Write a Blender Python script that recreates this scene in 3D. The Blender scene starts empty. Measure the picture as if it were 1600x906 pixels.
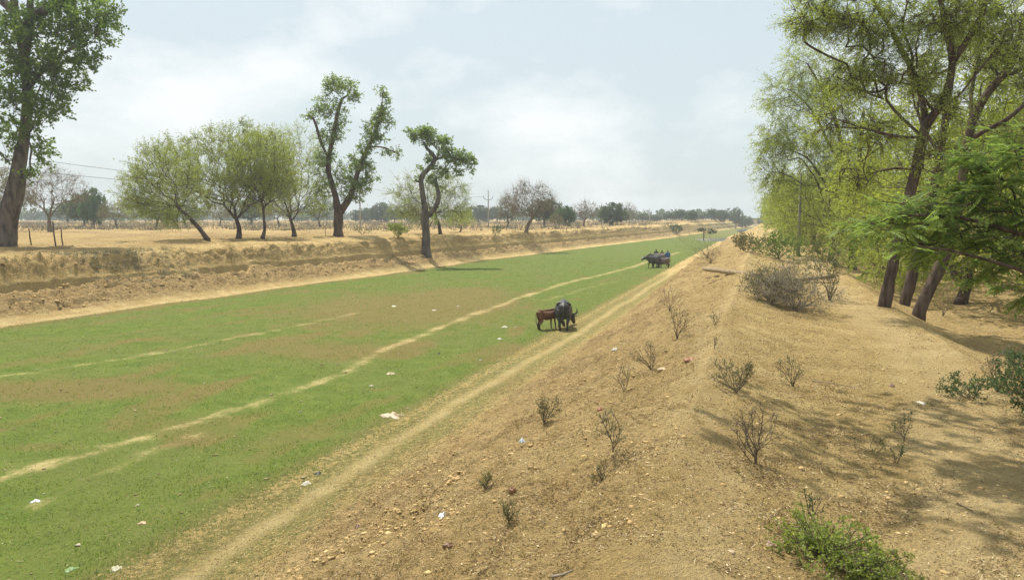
import bpy, math
import numpy as np
from mathutils import Vector

# ------------------------------------------------------------------ camera, sky, sun, exposure
S = bpy.context.scene
C = S.collection
HC = 5.0                      # camera height above the canal bed
TILT = math.atan(113 / 1200)
cam_d = bpy.data.cameras.new("camera")
cam_d.sensor_width = 36.0
cam_d.lens = 27.0
cam_d.clip_start = 0.05
cam_d.clip_end = 6000
cam = bpy.data.objects.new("camera", cam_d)
C.objects.link(cam)
cam.location = (0, 0, HC)
cam.rotation_euler = (math.radians(90) - TILT, 0, 0)
S.camera = cam

SUN_EL = math.radians(61)
SUN_AZ = math.radians(-27)    # measured from +Y towards +X
w = bpy.data.worlds.new("World")
S.world = w
w.use_nodes = True
nt = w.node_tree
nt.nodes.clear()
wo = nt.nodes.new("ShaderNodeOutputWorld")
bg = nt.nodes.new("ShaderNodeBackground")
bg.inputs[1].default_value = 0.1
sky = nt.nodes.new("ShaderNodeTexSky")
sky.sky_type = 'NISHITA'
sky.sun_disc = False
sky.sun_elevation = SUN_EL
sky.sun_rotation = SUN_AZ
sky.air_density = 1.0
sky.dust_density = 2.5
sky.ozone_density = 1.0
tc = nt.nodes.new("ShaderNodeTexCoord")
mp = nt.nodes.new("ShaderNodeMapping")
mp.inputs['Scale'].default_value = (1.0, 1.0, 1.9)
mp.inputs['Location'].default_value = (0.35, 0.2, 0.1)
nt.links.new(tc.outputs['Generated'], mp.inputs[0])
cn = nt.nodes.new("ShaderNodeTexNoise")
cn.inputs['Scale'].default_value = 3.4
cn.inputs['Detail'].default_value = 9
cn.inputs['Roughness'].default_value = 0.55
cn.inputs['Distortion'].default_value = 0.0
nt.links.new(mp.outputs[0], cn.inputs['Vector'])
cr = nt.nodes.new("ShaderNodeValToRGB")
cr.color_ramp.elements[0].position = 0.48
cr.color_ramp.elements[0].color = (0, 0, 0, 1)
cr.color_ramp.elements[1].position = 0.66
cr.color_ramp.elements[1].color = (1, 1, 1, 1)
nt.links.new(cn.outputs[0], cr.inputs[0])
veil = nt.nodes.new("ShaderNodeMix")
veil.data_type = 'RGBA'
veil.inputs[0].default_value = 0.80
veil.inputs[7].default_value = (5.8, 6.65, 6.9, 1)
nt.links.new(sky.outputs[0], veil.inputs[6])
cl = nt.nodes.new("ShaderNodeMix")
cl.data_type = 'RGBA'
cl.inputs[7].default_value = (8.1, 8.35, 8.35, 1)
mul = nt.nodes.new("ShaderNodeMath")
mul.operation = 'MULTIPLY'
mul.inputs[1].default_value = 0.9
nt.links.new(cr.outputs[0], mul.inputs[0])
nt.links.new(mul.outputs[0], cl.inputs[0])
nt.links.new(veil.outputs[2], cl.inputs[6])
nt.links.new(cl.outputs[2], bg.inputs[0])
nt.links.new(bg.outputs[0], wo.inputs[0])

sl = bpy.data.lights.new("sun", 'SUN')
sl.energy = 4.9
sl.angle = math.radians(0.6)
sl.color = (1.0, 0.95, 0.86)
so = bpy.data.objects.new("sun", sl)
C.objects.link(so)
sd = Vector((math.sin(SUN_AZ) * math.cos(SUN_EL), math.cos(SUN_AZ) * math.cos(SUN_EL), math.sin(SUN_EL)))
so.rotation_euler = sd.to_track_quat('Z', 'Y').to_euler()
so.location = (0, 0, 60)

S.view_settings.view_transform = 'Standard'
S.view_settings.look = 'None'
S.view_settings.exposure = 0.36
S.view_settings.gamma = 1.0
S.view_settings.use_curve_mapping = False
S.render.engine = 'CYCLES'
S.cycles.use_denoising = True
S.cycles.denoising_prefilter = 'NONE'
S.cycles.max_bounces = 6
S.cycles.diffuse_bounces = 3
S.cycles.glossy_bounces = 2
S.cycles.transmission_bounces = 3
S.cycles.transparent_max_bounces = 6
S.cycles.volume_bounces = 0
S.cycles.use_adaptive_sampling = True
S.cycles.adaptive_threshold = 0.02
S.cycles.sample_clamp_indirect = 4

# ------------------------------------------------------------------ helpers
rng = np.random.default_rng(7)
CT, ST = math.cos(TILT), math.sin(TILT)
CA = math.radians(18.0)
CC, CS = math.cos(CA), math.sin(CA)

def ray(px, py):
    a = (px - 800) / 1200.0
    b = (453 - py) / 1200.0
    return np.array([a, CT + b * ST, -ST + b * CT])

def P(px, py, depth):
    d = ray(px, py)
    k = depth / d[1]
    return np.array([d[0] * k, depth, HC + d[2] * k])

def ss(a, b, x):
    v = np.clip((x - a) / (b - a), 0, 1)
    return v * v * (3 - 2 * v)

def _h(ix, iy, seed):
    n = (ix * 374761393 + iy * 668265263 + seed * 1442695041) & 0xffffffff
    n = ((n ^ (n >> 13)) * 1274126177) & 0xffffffff
    return (n ^ (n >> 16)) & 0xffff

def noise(x, y, seed=0):
    x = np.asarray(x, float); y = np.asarray(y, float)
    ix = np.floor(x).astype(np.int64); iy = np.floor(y).astype(np.int64)
    fx = x - ix; fy = y - iy
    u = fx * fx * fx * (fx * (fx * 6 - 15) + 10); v = fy * fy * fy * (fy * (fy * 6 - 15) + 10)
    def g(dx, dy):
        a = _h(ix + dx, iy + dy, seed) * (2 * math.pi / 65536)
        return np.cos(a) * (fx - dx) + np.sin(a) * (fy - dy)
    a = g(0, 0) * (1 - u) + g(1, 0) * u
    b = g(0, 1) * (1 - u) + g(1, 1) * u
    return (a * (1 - v) + b * v) * 1.5

def fbm(x, y, octv=4, seed=0, gain=0.5):
    r = 0; a = 1.0; f = 1.0
    for i in range(octv):
        r = r + a * noise(x * f + 17.3 * i, y * f - 9.1 * i, seed + i)
        a *= gain; f *= 2.03
    return r

def link(o, parent=None):
    C.objects.link(o)
    if parent is not None:
        o.parent = parent
    return o

def tag(o, label=None, cat=None, group=None, kind=None):
    if label: o['label'] = label
    if cat: o['category'] = cat
    if group: o['group'] = group
    if kind: o['kind'] = kind
    return o

def empty(name, loc, label, cat, group=None, rz=0.0):
    o = bpy.data.objects.new(name, None)
    o.empty_display_size = 0.3
    o.location = loc
    o.rotation_euler = (0, 0, rz)
    link(o)
    return tag(o, label, cat, group)

def mesh(name, V, F, mat=None, smooth=False, attrs=None):
    """V (n,3); F list of arrays (m,3) or (m,4)"""
    me = bpy.data.meshes.new(name)
    V = np.ascontiguousarray(V, dtype=np.float32)
    if not isinstance(F, list): F = [F]
    F = [np.asarray(f, dtype=np.int32) for f in F if len(f)]
    me.vertices.add(len(V)); me.vertices.foreach_set('co', V.ravel())
    li = np.concatenate([f.ravel() for f in F]) if F else np.zeros(0, np.int32)
    tot = np.concatenate([np.full(len(f), f.shape[1], np.int32) for f in F]) if F else np.zeros(0, np.int32)
    st = np.concatenate([[0], np.cumsum(tot)[:-1]]).astype(np.int32) if len(tot) else tot
    me.loops.add(len(li)); me.loops.foreach_set('vertex_index', li)
    me.polygons.add(len(tot)); me.polygons.foreach_set('loop_start', st)
    me.polygons.foreach_set('loop_total', tot)
    me.update(calc_edges=True)
    if smooth: me.polygons.foreach_set('use_smooth', np.ones(len(tot), bool))
    if attrs:
        for k, v in attrs.items():
            a = me.attributes.new(k, 'FLOAT', 'POINT')
            a.data.foreach_set('value', np.ascontiguousarray(v, dtype=np.float32))
    if mat: me.materials.append(mat)
    me.validate(verbose=False)
    return me

def obj(name, me, parent=None):
    return link(bpy.data.objects.new(name, me), parent)

def unit(v):
    return v / (np.linalg.norm(v, axis=-1, keepdims=True) + 1e-9)

class MB:
    """collects vertices and faces for one mesh"""
    def __init__(s): s.V = []; s.F3 = []; s.F4 = []; s.T = []; s.n = 0
    def add(s, V, F, tint=None):
        V = np.asarray(V, float); F = np.asarray(F, int)
        if len(F) == 0: return
        s.V.append(V); (s.F3 if F.shape[1] == 3 else s.F4).append(F + s.n)
        s.T.append(np.full(len(V), 0.5) if tint is None else tint)
        s.n += len(V)
    def add2(s, V, F3, F4):
        V = np.asarray(V, float)
        s.V.append(V)
        if len(F3): s.F3.append(np.asarray(F3, int) + s.n)
        if len(F4): s.F4.append(np.asarray(F4, int) + s.n)
        s.T.append(np.full(len(V), 0.5)); s.n += len(V)
    def me(s, name, mat, smooth=False):
        F = []
        if s.F3: F.append(np.concatenate(s.F3))
        if s.F4: F.append(np.concatenate(s.F4))
        return mesh(name, np.concatenate(s.V), F, mat, smooth, {'tint': np.concatenate(s.T)})

def frusta(A, B, ra, rb, k=3):
    """open cones for many segments at once"""
    n = len(A)
    d = unit(B - A)
    ref = np.where(np.abs(d[:, 2:3]) > 0.9, np.array([[1., 0, 0]]), np.array([[0, 0, 1.]]))
    u = unit(np.cross(d, ref)); v = np.cross(d, u)
    an = np.arange(k) * 2 * math.pi / k
    ring = (np.cos(an)[None, :, None] * u[:, None] + np.sin(an)[None, :, None] * v[:, None])
    V = np.concatenate([A[:, None] + ring * ra[:, None, None], B[:, None] + ring * rb[:, None, None]], 1)
    b = np.arange(n)[:, None] * 2 * k
    i = np.arange(k)[None]; j = (i + 1) % k
    F = np.stack([b + i, b + j, b + k + j, b + k + i], -1).reshape(-1, 4)
    return V.reshape(-1, 3), F

def cones(A, B, ra, k=3):
    n = len(A)
    d = unit(B - A)
    ref = np.where(np.abs(d[:, 2:3]) > 0.9, np.array([[1., 0, 0]]), np.array([[0, 0, 1.]]))
    u = unit(np.cross(d, ref)); v = np.cross(d, u)
    an = np.arange(k) * 2 * math.pi / k
    ring = (np.cos(an)[None, :, None] * u[:, None] + np.sin(an)[None, :, None] * v[:, None])
    V = np.concatenate([A[:, None] + ring * np.reshape(ra, (-1, 1, 1)), B[:, None]], 1)
    b = np.arange(n)[:, None] * (k + 1)
    i = np.arange(k)[None]; j = (i + 1) % k
    F = np.stack([b + i, b + j, b + k + 0 * i], -1).reshape(-1, 3)
    return V.reshape(-1, 3), F

def leaves(Cn, ax, L, W, rg, flat=0.0):
    """rhombus leaves folded a little along the midrib: 4 verts, 2 tris"""
    n = len(Cn)
    ax = unit(ax)
    nr = unit(rg.normal(size=(n, 3)) * (1 - flat) + np.array([0, 0, 1.0]) * flat * 1.5)
    sdv = unit(np.cross(ax, nr)); up = np.cross(sdv, ax)
    L = np.reshape(L, (-1, 1)); W = np.reshape(W, (-1, 1))
    v0 = Cn; v2 = Cn + ax * L
    m = Cn + ax * L * 0.45 + up * W * 0.18
    v1 = m + sdv * W * 0.5; v3 = m - sdv * W * 0.5
    V = np.stack([v0, v1, v2, v3], 1).reshape(-1, 3)
    b = np.arange(n)[:, None] * 4
    F = np.concatenate([b + np.array([[0, 1, 2]]), b + np.array([[0, 2, 3]])], 0)
    return V, F

def tube(path, rad, k=8, cap=True, rough=0.0, rg=None, flat=None):
    """continuous tapered tube; rad scalar list or (n,2) ellipse (side, up)"""
    path = np.asarray(path, float); rad = np.asarray(rad, float)
    if rad.ndim == 1: rad = np.stack([rad, rad], 1)
    n = len(path)
    d = np.zeros_like(path)
    d[1:-1] = path[2:] - path[:-2]; d[0] = path[1] - path[0]; d[-1] = path[-1] - path[-2]
    d = unit(d)
    up = np.array([0, 0, 1.0]) if flat is None else np.asarray(flat, float)
    if abs(d[0] @ up) > 0.93: up = np.array([1.0, 0, 0]) if abs(d[0][0]) < 0.8 else np.array([0, 1.0, 0])
    V = []
    an = np.arange(k) * 2 * math.pi / k
    sd_ = np.cross(d[0], up); sd_ /= np.linalg.norm(sd_)
    for i in range(n):
        u2 = np.cross(sd_, d[i]); u2 /= np.linalg.norm(u2)
        sd_ = np.cross(d[i], u2)
        r = np.ones(k)
        if rough and rg is not None: r = 1 + rg.normal(size=k) * rough
        V.append(path[i] + (np.cos(an) * rad[i, 0] * r)[:, None] * sd_ + (np.sin(an) * rad[i, 1] * r)[:, None] * u2)
    V = np.concatenate(V)
    i = np.arange(k)[None]; j = (i + 1) % k; b = np.arange(n - 1)[:, None] * k
    F4 = np.stack([b + i, b + j, b + k + j, b + k + i], -1).reshape(-1, 4)
    F3 = []
    if cap:
        V = np.concatenate([V, path[:1], path[-1:]])
        c0, c1 = n * k, n * k + 1
        for q in range(k):
            F3.append((c0, (q + 1) % k, q)); F3.append((c1, (n - 1) * k + q, (n - 1) * k + (q + 1) % k))
    return V, np.array(F3, int).reshape(-1, 3), F4

# ------------------------------------------------------------------ materials
def new_mat(name):
    m = bpy.data.materials.new(name); m.use_nodes = True
    n = m.node_tree; n.nodes.clear()
    o = n.nodes.new('ShaderNodeOutputMaterial')
    return m, n, o

def N(n, t, **kw):
    x = n.nodes.new('ShaderNode' + t)
    for k, v in kw.items():
        if k.startswith('i_'):
            key = k[2:]
            x.inputs[int(key) if key.isdigit() else key.replace('_', ' ')].default_value = v
        else: setattr(x, k, v)
    return x

def mix(n, fac, a, b, blend='MIX'):
    x = n.nodes.new('ShaderNodeMix'); x.data_type = 'RGBA'; x.blend_type = blend
    for i, v in ((0, fac), (6, a), (7, b)):
        if hasattr(v, 'is_linked') or hasattr(v, 'links'): n.links.new(v, x.inputs[i])
        elif i == 0: x.inputs[0].default_value = v
        else: x.inputs[i].default_value = (*v, 1) if len(v) == 3 else v
    return x.outputs[2]

def ramp(n, src, lo, hi):
    x = n.nodes.new('ShaderNodeMapRange'); x.interpolation_type = 'SMOOTHSTEP'
    x.inputs[1].default_value = lo; x.inputs[2].default_value = hi
    n.links.new(src, x.inputs[0]); return x.outputs[0]

def mth(n, op, a, b=0.0, clamp=False):
    x = n.nodes.new('ShaderNodeMath'); x.operation = op; x.use_clamp = clamp
    for i, v in ((0, a), (1, b)):
        if hasattr(v, 'links'): n.links.new(v, x.inputs[i])
        else: x.inputs[i].default_value = v
    return x.outputs[0]

def nz(n, scale, detail=4, rough=0.55, vec=None, dist=0.0):
    x = n.nodes.new('ShaderNodeTexNoise')
    x.inputs['Scale'].default_value = scale; x.inputs['Detail'].default_value = detail
    x.inputs['Roughness'].default_value = rough; x.inputs['Distortion'].default_value = dist
    if vec is not None: n.links.new(vec, x.inputs['Vector'])
    return x.outputs[0]

def leaf_mat(name, c1, c2, c3=None, trans=0.35):
    m, n, o = new_mat(name)
    at = N(n, 'Attribute', attribute_name='tint')
    oi = N(n, 'ObjectInfo')
    col = mix(n, at.outputs['Fac'], c1, c2)
    if c3: col = mix(n, ramp(n, at.outputs['Fac'], 0.86, 0.95), col, c3)
    hv = N(n, 'HueSaturation')
    n.links.new(col, hv.inputs['Color'])
    n.links.new(mth(n, 'ADD', mth(n, 'MULTIPLY', oi.outputs['Random'], 0.3), 0.85), hv.inputs['Value'])
    d = N(n, 'BsdfPrincipled', i_Roughness=0.55); d.inputs['Specular IOR Level'].default_value = 0.3
    t = N(n, 'BsdfTranslucent')
    n.links.new(hv.outputs[0], d.inputs['Base Color'])
    tc_ = mix(n, 0.5, hv.outputs[0], (c2[0] * 1.3, c2[1] * 1.4, c2[2] * 0.7))
    n.links.new(tc_, t.inputs[0])
    s = N(n, 'MixShader', i_0=trans)
    n.links.new(d.outputs[0], s.inputs[1]); n.links.new(t.outputs[0], s.inputs[2])
    n.links.new(s.outputs[0], o.inputs[0])
    return m

def simple_mat(name, c1, c2, scale=8, rough=0.85, bump=0.3, spec=0.2, stretch=None, metallic=0, dist=0.05):
    m, n, o = new_mat(name)
    t = N(n, 'TexCoord')
    vec = t.outputs['Object']
    if stretch:
        mp_ = N(n, 'Mapping'); mp_.inputs['Scale'].default_value = stretch
        n.links.new(vec, mp_.inputs[0]); vec = mp_.outputs[0]
    a = nz(n, scale, 6, 0.6, vec)
    col = mix(n, ramp(n, a, 0.35, 0.65), c1, c2)
    d = N(n, 'BsdfPrincipled', i_Roughness=rough, i_Metallic=metallic)
    d.inputs['Specular IOR Level'].default_value = spec
    n.links.new(col, d.inputs['Base Color'])
    if bump:
        b = N(n, 'Bump', i_Strength=bump, i_Distance=dist)
        n.links.new(nz(n, scale * 2.2, 6, 0.65, vec), b.inputs['Height'])
        n.links.new(b.outputs[0], d.inputs['Normal'])
    n.links.new(d.outputs[0], o.inputs[0])
    return m

M_bark_dark = simple_mat('bark_dark', (0.060, 0.042, 0.032), (0.135, 0.100, 0.075), 6, 0.95, 0.9, 0.1, (1, 1, 0.25))
M_bark_grey = simple_mat('bark_grey', (0.060, 0.050, 0.042), (0.17, 0.14, 0.115), 3, 0.95, 0.9, 0.1, (1, 1, 0.3), dist=0.12)
M_bark_red = simple_mat('bark_red', (0.065, 0.040, 0.027), (0.15, 0.10, 0.07), 3, 0.95, 0.9, 0.1, (1, 1, 0.3), dist=0.12)
M_twig = simple_mat('dry_twig', (0.10, 0.078, 0.052), (0.23, 0.185, 0.125), 5, 0.95, 0.3, 0.1)
M_twig_pale = simple_mat('pale_twig', (0.18, 0.15, 0.115), (0.31, 0.265, 0.20), 5, 0.95, 0.3, 0.1)
M_lf_aca = leaf_mat('acacia_leaf', (0.175, 0.21, 0.055), (0.32, 0.36, 0.095), None, 0.5)
M_lf_aca2 = leaf_mat('acacia_leaf_bright', (0.20, 0.25, 0.05), (0.37, 0.42, 0.09), None, 0.55)
M_lf_yel = leaf_mat('thorn_leaf_yellow', (0.19, 0.235, 0.045), (0.36, 0.395, 0.075), None, 0.52)
M_lf_broad = leaf_mat('broad_leaf', (0.06, 0.115, 0.025), (0.20, 0.28, 0.05), (0.30, 0.33, 0.06), 0.42)
M_lf_lop = leaf_mat('lopped_leaf', (0.11, 0.17, 0.05), (0.27, 0.35, 0.09), (0.36, 0.25, 0.08), 0.52)
M_lf_dark = leaf_mat('dark_leaf', (0.035, 0.065, 0.025), (0.075, 0.115, 0.035))
M_lf_far = leaf_mat('field_leaf', (0.045, 0.10, 0.035), (0.09, 0.155, 0.05))
M_lf_mid = leaf_mat('mid_leaf', (0.06, 0.09, 0.03), (0.11, 0.15, 0.045))
M_lf_dry = leaf_mat('dry_leaf', (0.14, 0.11, 0.055), (0.22, 0.18, 0.09))
M_lf_feather = leaf_mat('feathery_leaf', (0.13, 0.20, 0.055), (0.30, 0.39, 0.11), (0.26, 0.46, 0.09), 0.5)
M_lf_blue = leaf_mat('bluish_leaf', (0.055, 0.10, 0.035), (0.115, 0.175, 0.06))
M_lf_lime = leaf_mat('lime_leaf', (0.15, 0.20, 0.035), (0.30, 0.36, 0.07), (0.38, 0.42, 0.08))
M_lf_olive = leaf_mat('olive_leaf', (0.13, 0.125, 0.06), (0.22, 0.20, 0.09))
M_conc = simple_mat('weathered_concrete', (0.24, 0.175, 0.10), (0.36, 0.27, 0.16), 5, 0.9, 0.3)
M_pole = simple_mat('pole_concrete', (0.28, 0.27, 0.24), (0.38, 0.37, 0.33), 3, 0.9, 0.15)
M_iron = simple_mat('dark_iron', (0.05, 0.05, 0.05), (0.09, 0.085, 0.08), 5, 0.6, 0.1)
M_wood = simple_mat('old_post_wood', (0.06, 0.04, 0.03), (0.14, 0.10, 0.07), 8, 0.95, 0.5, 0.1, (1, 1, 0.2))

def ground_material():
    m, n, o = new_mat('ground_soil')
    geo = N(n, 'NewGeometry'); vec = geo.outputs['Position']
    A = lambda k: N(n, 'Attribute', attribute_name=k).outputs['Fac']
    green, pale, brown, clod = A('green'), A('pale'), A('brown'), A('clod')
    n_big = nz(n, 0.22, 5, 0.55, vec); n_mid = nz(n, 1.3, 6, 0.6, vec); n_f = nz(n, 9, 6, 0.7, vec)
    n_ff = nz(n, 38, 4, 0.75, vec)
    soil = mix(n, ramp(n, n_mid, 0.42, 0.60), (0.53, 0.375, 0.150), (0.68, 0.51, 0.225))
    soil = mix(n, mth(n, 'MULTIPLY', ramp(n, n_big, 0.45, 0.6), 0.6), soil, (0.47, 0.335, 0.125))
    soil = mix(n, mth(n, 'MULTIPLY', ramp(n, n_f, 0.50, 0.66), 0.55), soil, (0.29, 0.19, 0.085))
    n_s = nz(n, 95, 3, 0.8, vec)
    soil = mix(n, mth(n, 'MULTIPLY', ramp(n, n_ff, 0.50, 0.62), 0.6), soil, (0.20, 0.13, 0.06))
    soil = mix(n, mth(n, 'MULTIPLY', ramp(n, n_s, 0.53, 0.62), 0.65), soil, (0.16, 0.105, 0.05))
    soil = mix(n, mth(n, 'MULTIPLY', ramp(n, n_s, 0.46, 0.34), 0.5), soil, (0.66, 0.52, 0.30))
    cl_c = mix(n, ramp(n, n_f, 0.35, 0.65), (0.37, 0.235, 0.105), (0.67, 0.48, 0.225))
    soil = mix(n, mth(n, 'MULTIPLY', clod, 0.7), soil, cl_c)
    # grass
    g = mix(n, ramp(n, n_mid, 0.35, 0.65), (0.090, 0.130, 0.022), (0.125, 0.162, 0.030))
    g = mix(n, mth(n, 'MULTIPLY', ramp(n, n_big, 0.42, 0.62), 0.6), g, (0.125, 0.140, 0.036))
    g = mix(n, mth(n, 'MULTIPLY', ramp(n, n_f, 0.50, 0.66), 0.6), g, (0.055, 0.08, 0.018))
    g = mix(n, mth(n, 'MULTIPLY', ramp(n, n_ff, 0.52, 0.66), 0.5), g, (0.22, 0.22, 0.075))
    bn = mth(n, 'ADD', brown, mth(n, 'MULTIPLY', mth(n, 'SUBTRACT', n_mid, 0.5), 0.9), True)
    g = mix(n, mth(n, 'MULTIPLY', ramp(n, bn, 0.15, 0.9), 0.85), g, (0.170, 0.130, 0.046))
    g = mix(n, mth(n, 'MULTIPLY', mth(n, 'SUBTRACT', 1.0, green, True), 1.1, True), g, (0.185, 0.160, 0.058))
    gf = mth(n, 'ADD', green, mth(n, 'MULTIPLY', mth(n, 'SUBTRACT', n_f, 0.5), 1.2))
    gf = mth(n, 'ADD', gf, mth(n, 'MULTIPLY', mth(n, 'SUBTRACT', n_ff, 0.5), 1.2))
    gf = mth(n, 'ADD', gf, mth(n, 'MULTIPLY', mth(n, 'SUBTRACT', n_mid, 0.5), 0.5))
    col = mix(n, ramp(n, gf, 0.28, 0.72), soil, g)
    pf = mth(n, 'ADD', pale, mth(n, 'MULTIPLY', mth(n, 'SUBTRACT', n_f, 0.5), 1.1))
    pf = mth(n, 'ADD', pf, mth(n, 'MULTIPLY', mth(n, 'SUBTRACT', n_mid, 0.5), 0.6))
    pc = mix(n, ramp(n, n_mid, 0.3, 0.7), (0.52, 0.38, 0.18), (0.62, 0.47, 0.235))
    col = mix(n, mth(n, 'MULTIPLY', ramp(n, pf, 0.25, 0.85), 0.62), col, pc)
    d = N(n, 'BsdfPrincipled', i_Roughness=0.95); d.inputs['Specular IOR Level'].default_value = 0.08
    n.links.new(col, d.inputs['Base Color'])
    b = N(n, 'Bump', i_Strength=1.0, i_Distance=0.15)
    n_c = nz(n, 3.2, 6, 0.68, vec, 0.6)
    hgt = mth(n, 'ADD', n_f, mth(n, 'MULTIPLY', n_ff, 0.45))
    hgt = mth(n, 'MULTIPLY', hgt, mth(n, 'SUBTRACT', 1.0, mth(n, 'MULTIPLY', green, 0.75)))
    hgt = mth(n, 'ADD', hgt, mth(n, 'MULTIPLY', mth(n, 'MULTIPLY', n_c, clod), 5.0))
    n.links.new(hgt, b.inputs['Height']); n.links.new(b.outputs[0], d.inputs['Normal'])
    n.links.new(d.outputs[0], o.inputs[0])
    return m
M_ground = ground_material()

# ------------------------------------------------------------------ terrain
tL_s = [-40, 0, 26, 44, 69, 85, 110, 162, 190, 350, 500, 1700]
tL_t = [-36, -35, -33.3, -32.7, -31.2, -31.2, -29, -24.4, -22.2, -17.5, -15, -15]

def to_st(X, Y):
    return X * CS + Y * CC, X * CC - Y * CS
def to_xy(s, t):
    return s * CS + t * CC, s * CC - t * CS
def bend(s):
    b = np.clip(s - 150, 0, 350)
    return 0.00012 * b * b + np.clip(s - 500, 0, 2000) * 0.084

def knots(s):
    s = np.asarray(s, float)
    tL = np.interp(s, tL_s, tL_t) + 0.35 * noise(s / 6.0, 3.3, 5)
    off = np.interp(s, [0, 35, 50, 100, 400], [4.2, 3.8, 3.2, 2.0, 2.0])
    tcf = tL - off + 0.5 * noise(s / 5.0, 0.5, 6)
    bw = ss(28, 44, s) * (1 - ss(150, 260, s))
    z = np.zeros_like(s)
    far = ss(240, 330, s)
    gull = np.exp(-((s - 49.0) / 1.1) ** 2)
    lump = 0.22 * noise(s / 9.0, 8.2, 8)
    slump = ss(33, 36, s) * (1 - ss(41, 45, s))
    K = [
        (tcf - 470, z + 2.75), (tcf - 6.5, z + 2.85 + 0.3 * lump), (tcf - 3.6, z + 3.12 + lump),
        (tcf - 0.95 - 0.5 * slump - 0.8 * far - 0.9 * gull, 2.75 + 0.6 * lump - 0.5 * gull),
        (tcf - 0.12 - 0.9 * gull + 0.3 * slump, 1.58 + 0.1 * gull + 0.15 * lump),
        (tcf - 0.9 * gull + 0.3 * slump, 1.14 + 0.15 * lump + 0.2 * slump + 0.3 * gull), (tL, z + 0.12), (tL + 1.3, z + 0.0),
        (z - 8.6, z), (z - 7.0, z + 0.12), (z - 6.1, z + 0.38),
        (-3.6 - 0.7 * bw, 1.45 + 0.55 * bw), (z - 1.5, 2.30 + 0.08 * bw), (z - 0.75, 2.60 + 0.12 * bw), (z + 0.8, z + 2.20),
        (z + 2.4, z + 2.10), (z + 4.2, z + 2.04), (z + 5.5, z + 1.45), (z + 7.5, z + 1.15), (z + 13, z + 1.2),
        (z + 20, z + 1.65), (z + 500, z + 1.7)]
    return K

water_spots = []   # (s, t, half length s, half width t)
def add_water(px, py, hs, ht):
    d = ray(px, py); k = -HC / d[2]
    s_, t_ = to_st(d[0] * k, d[1] * k)
    water_spots.append((s_, t_, hs, ht))
add_water(1128, 374, 12, 6.0)
add_water(1172, 359.5, 45, 4.0)
add_water(1192, 352, 60, 4.5)

def base_z(s, t):
    u = t - bend(s)
    K = knots(s)
    z = K[0][1] + 0 * u
    for (u0, z0), (u1, z1) in zip(K[:-1], K[1:]):
        f = np.clip((u - u0) / np.maximum(u1 - u0, 1e-3), 0, 1)
        z = np.where(u >= u0, z0 + (z1 - z0) * f, z)
    return z, u, K

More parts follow.
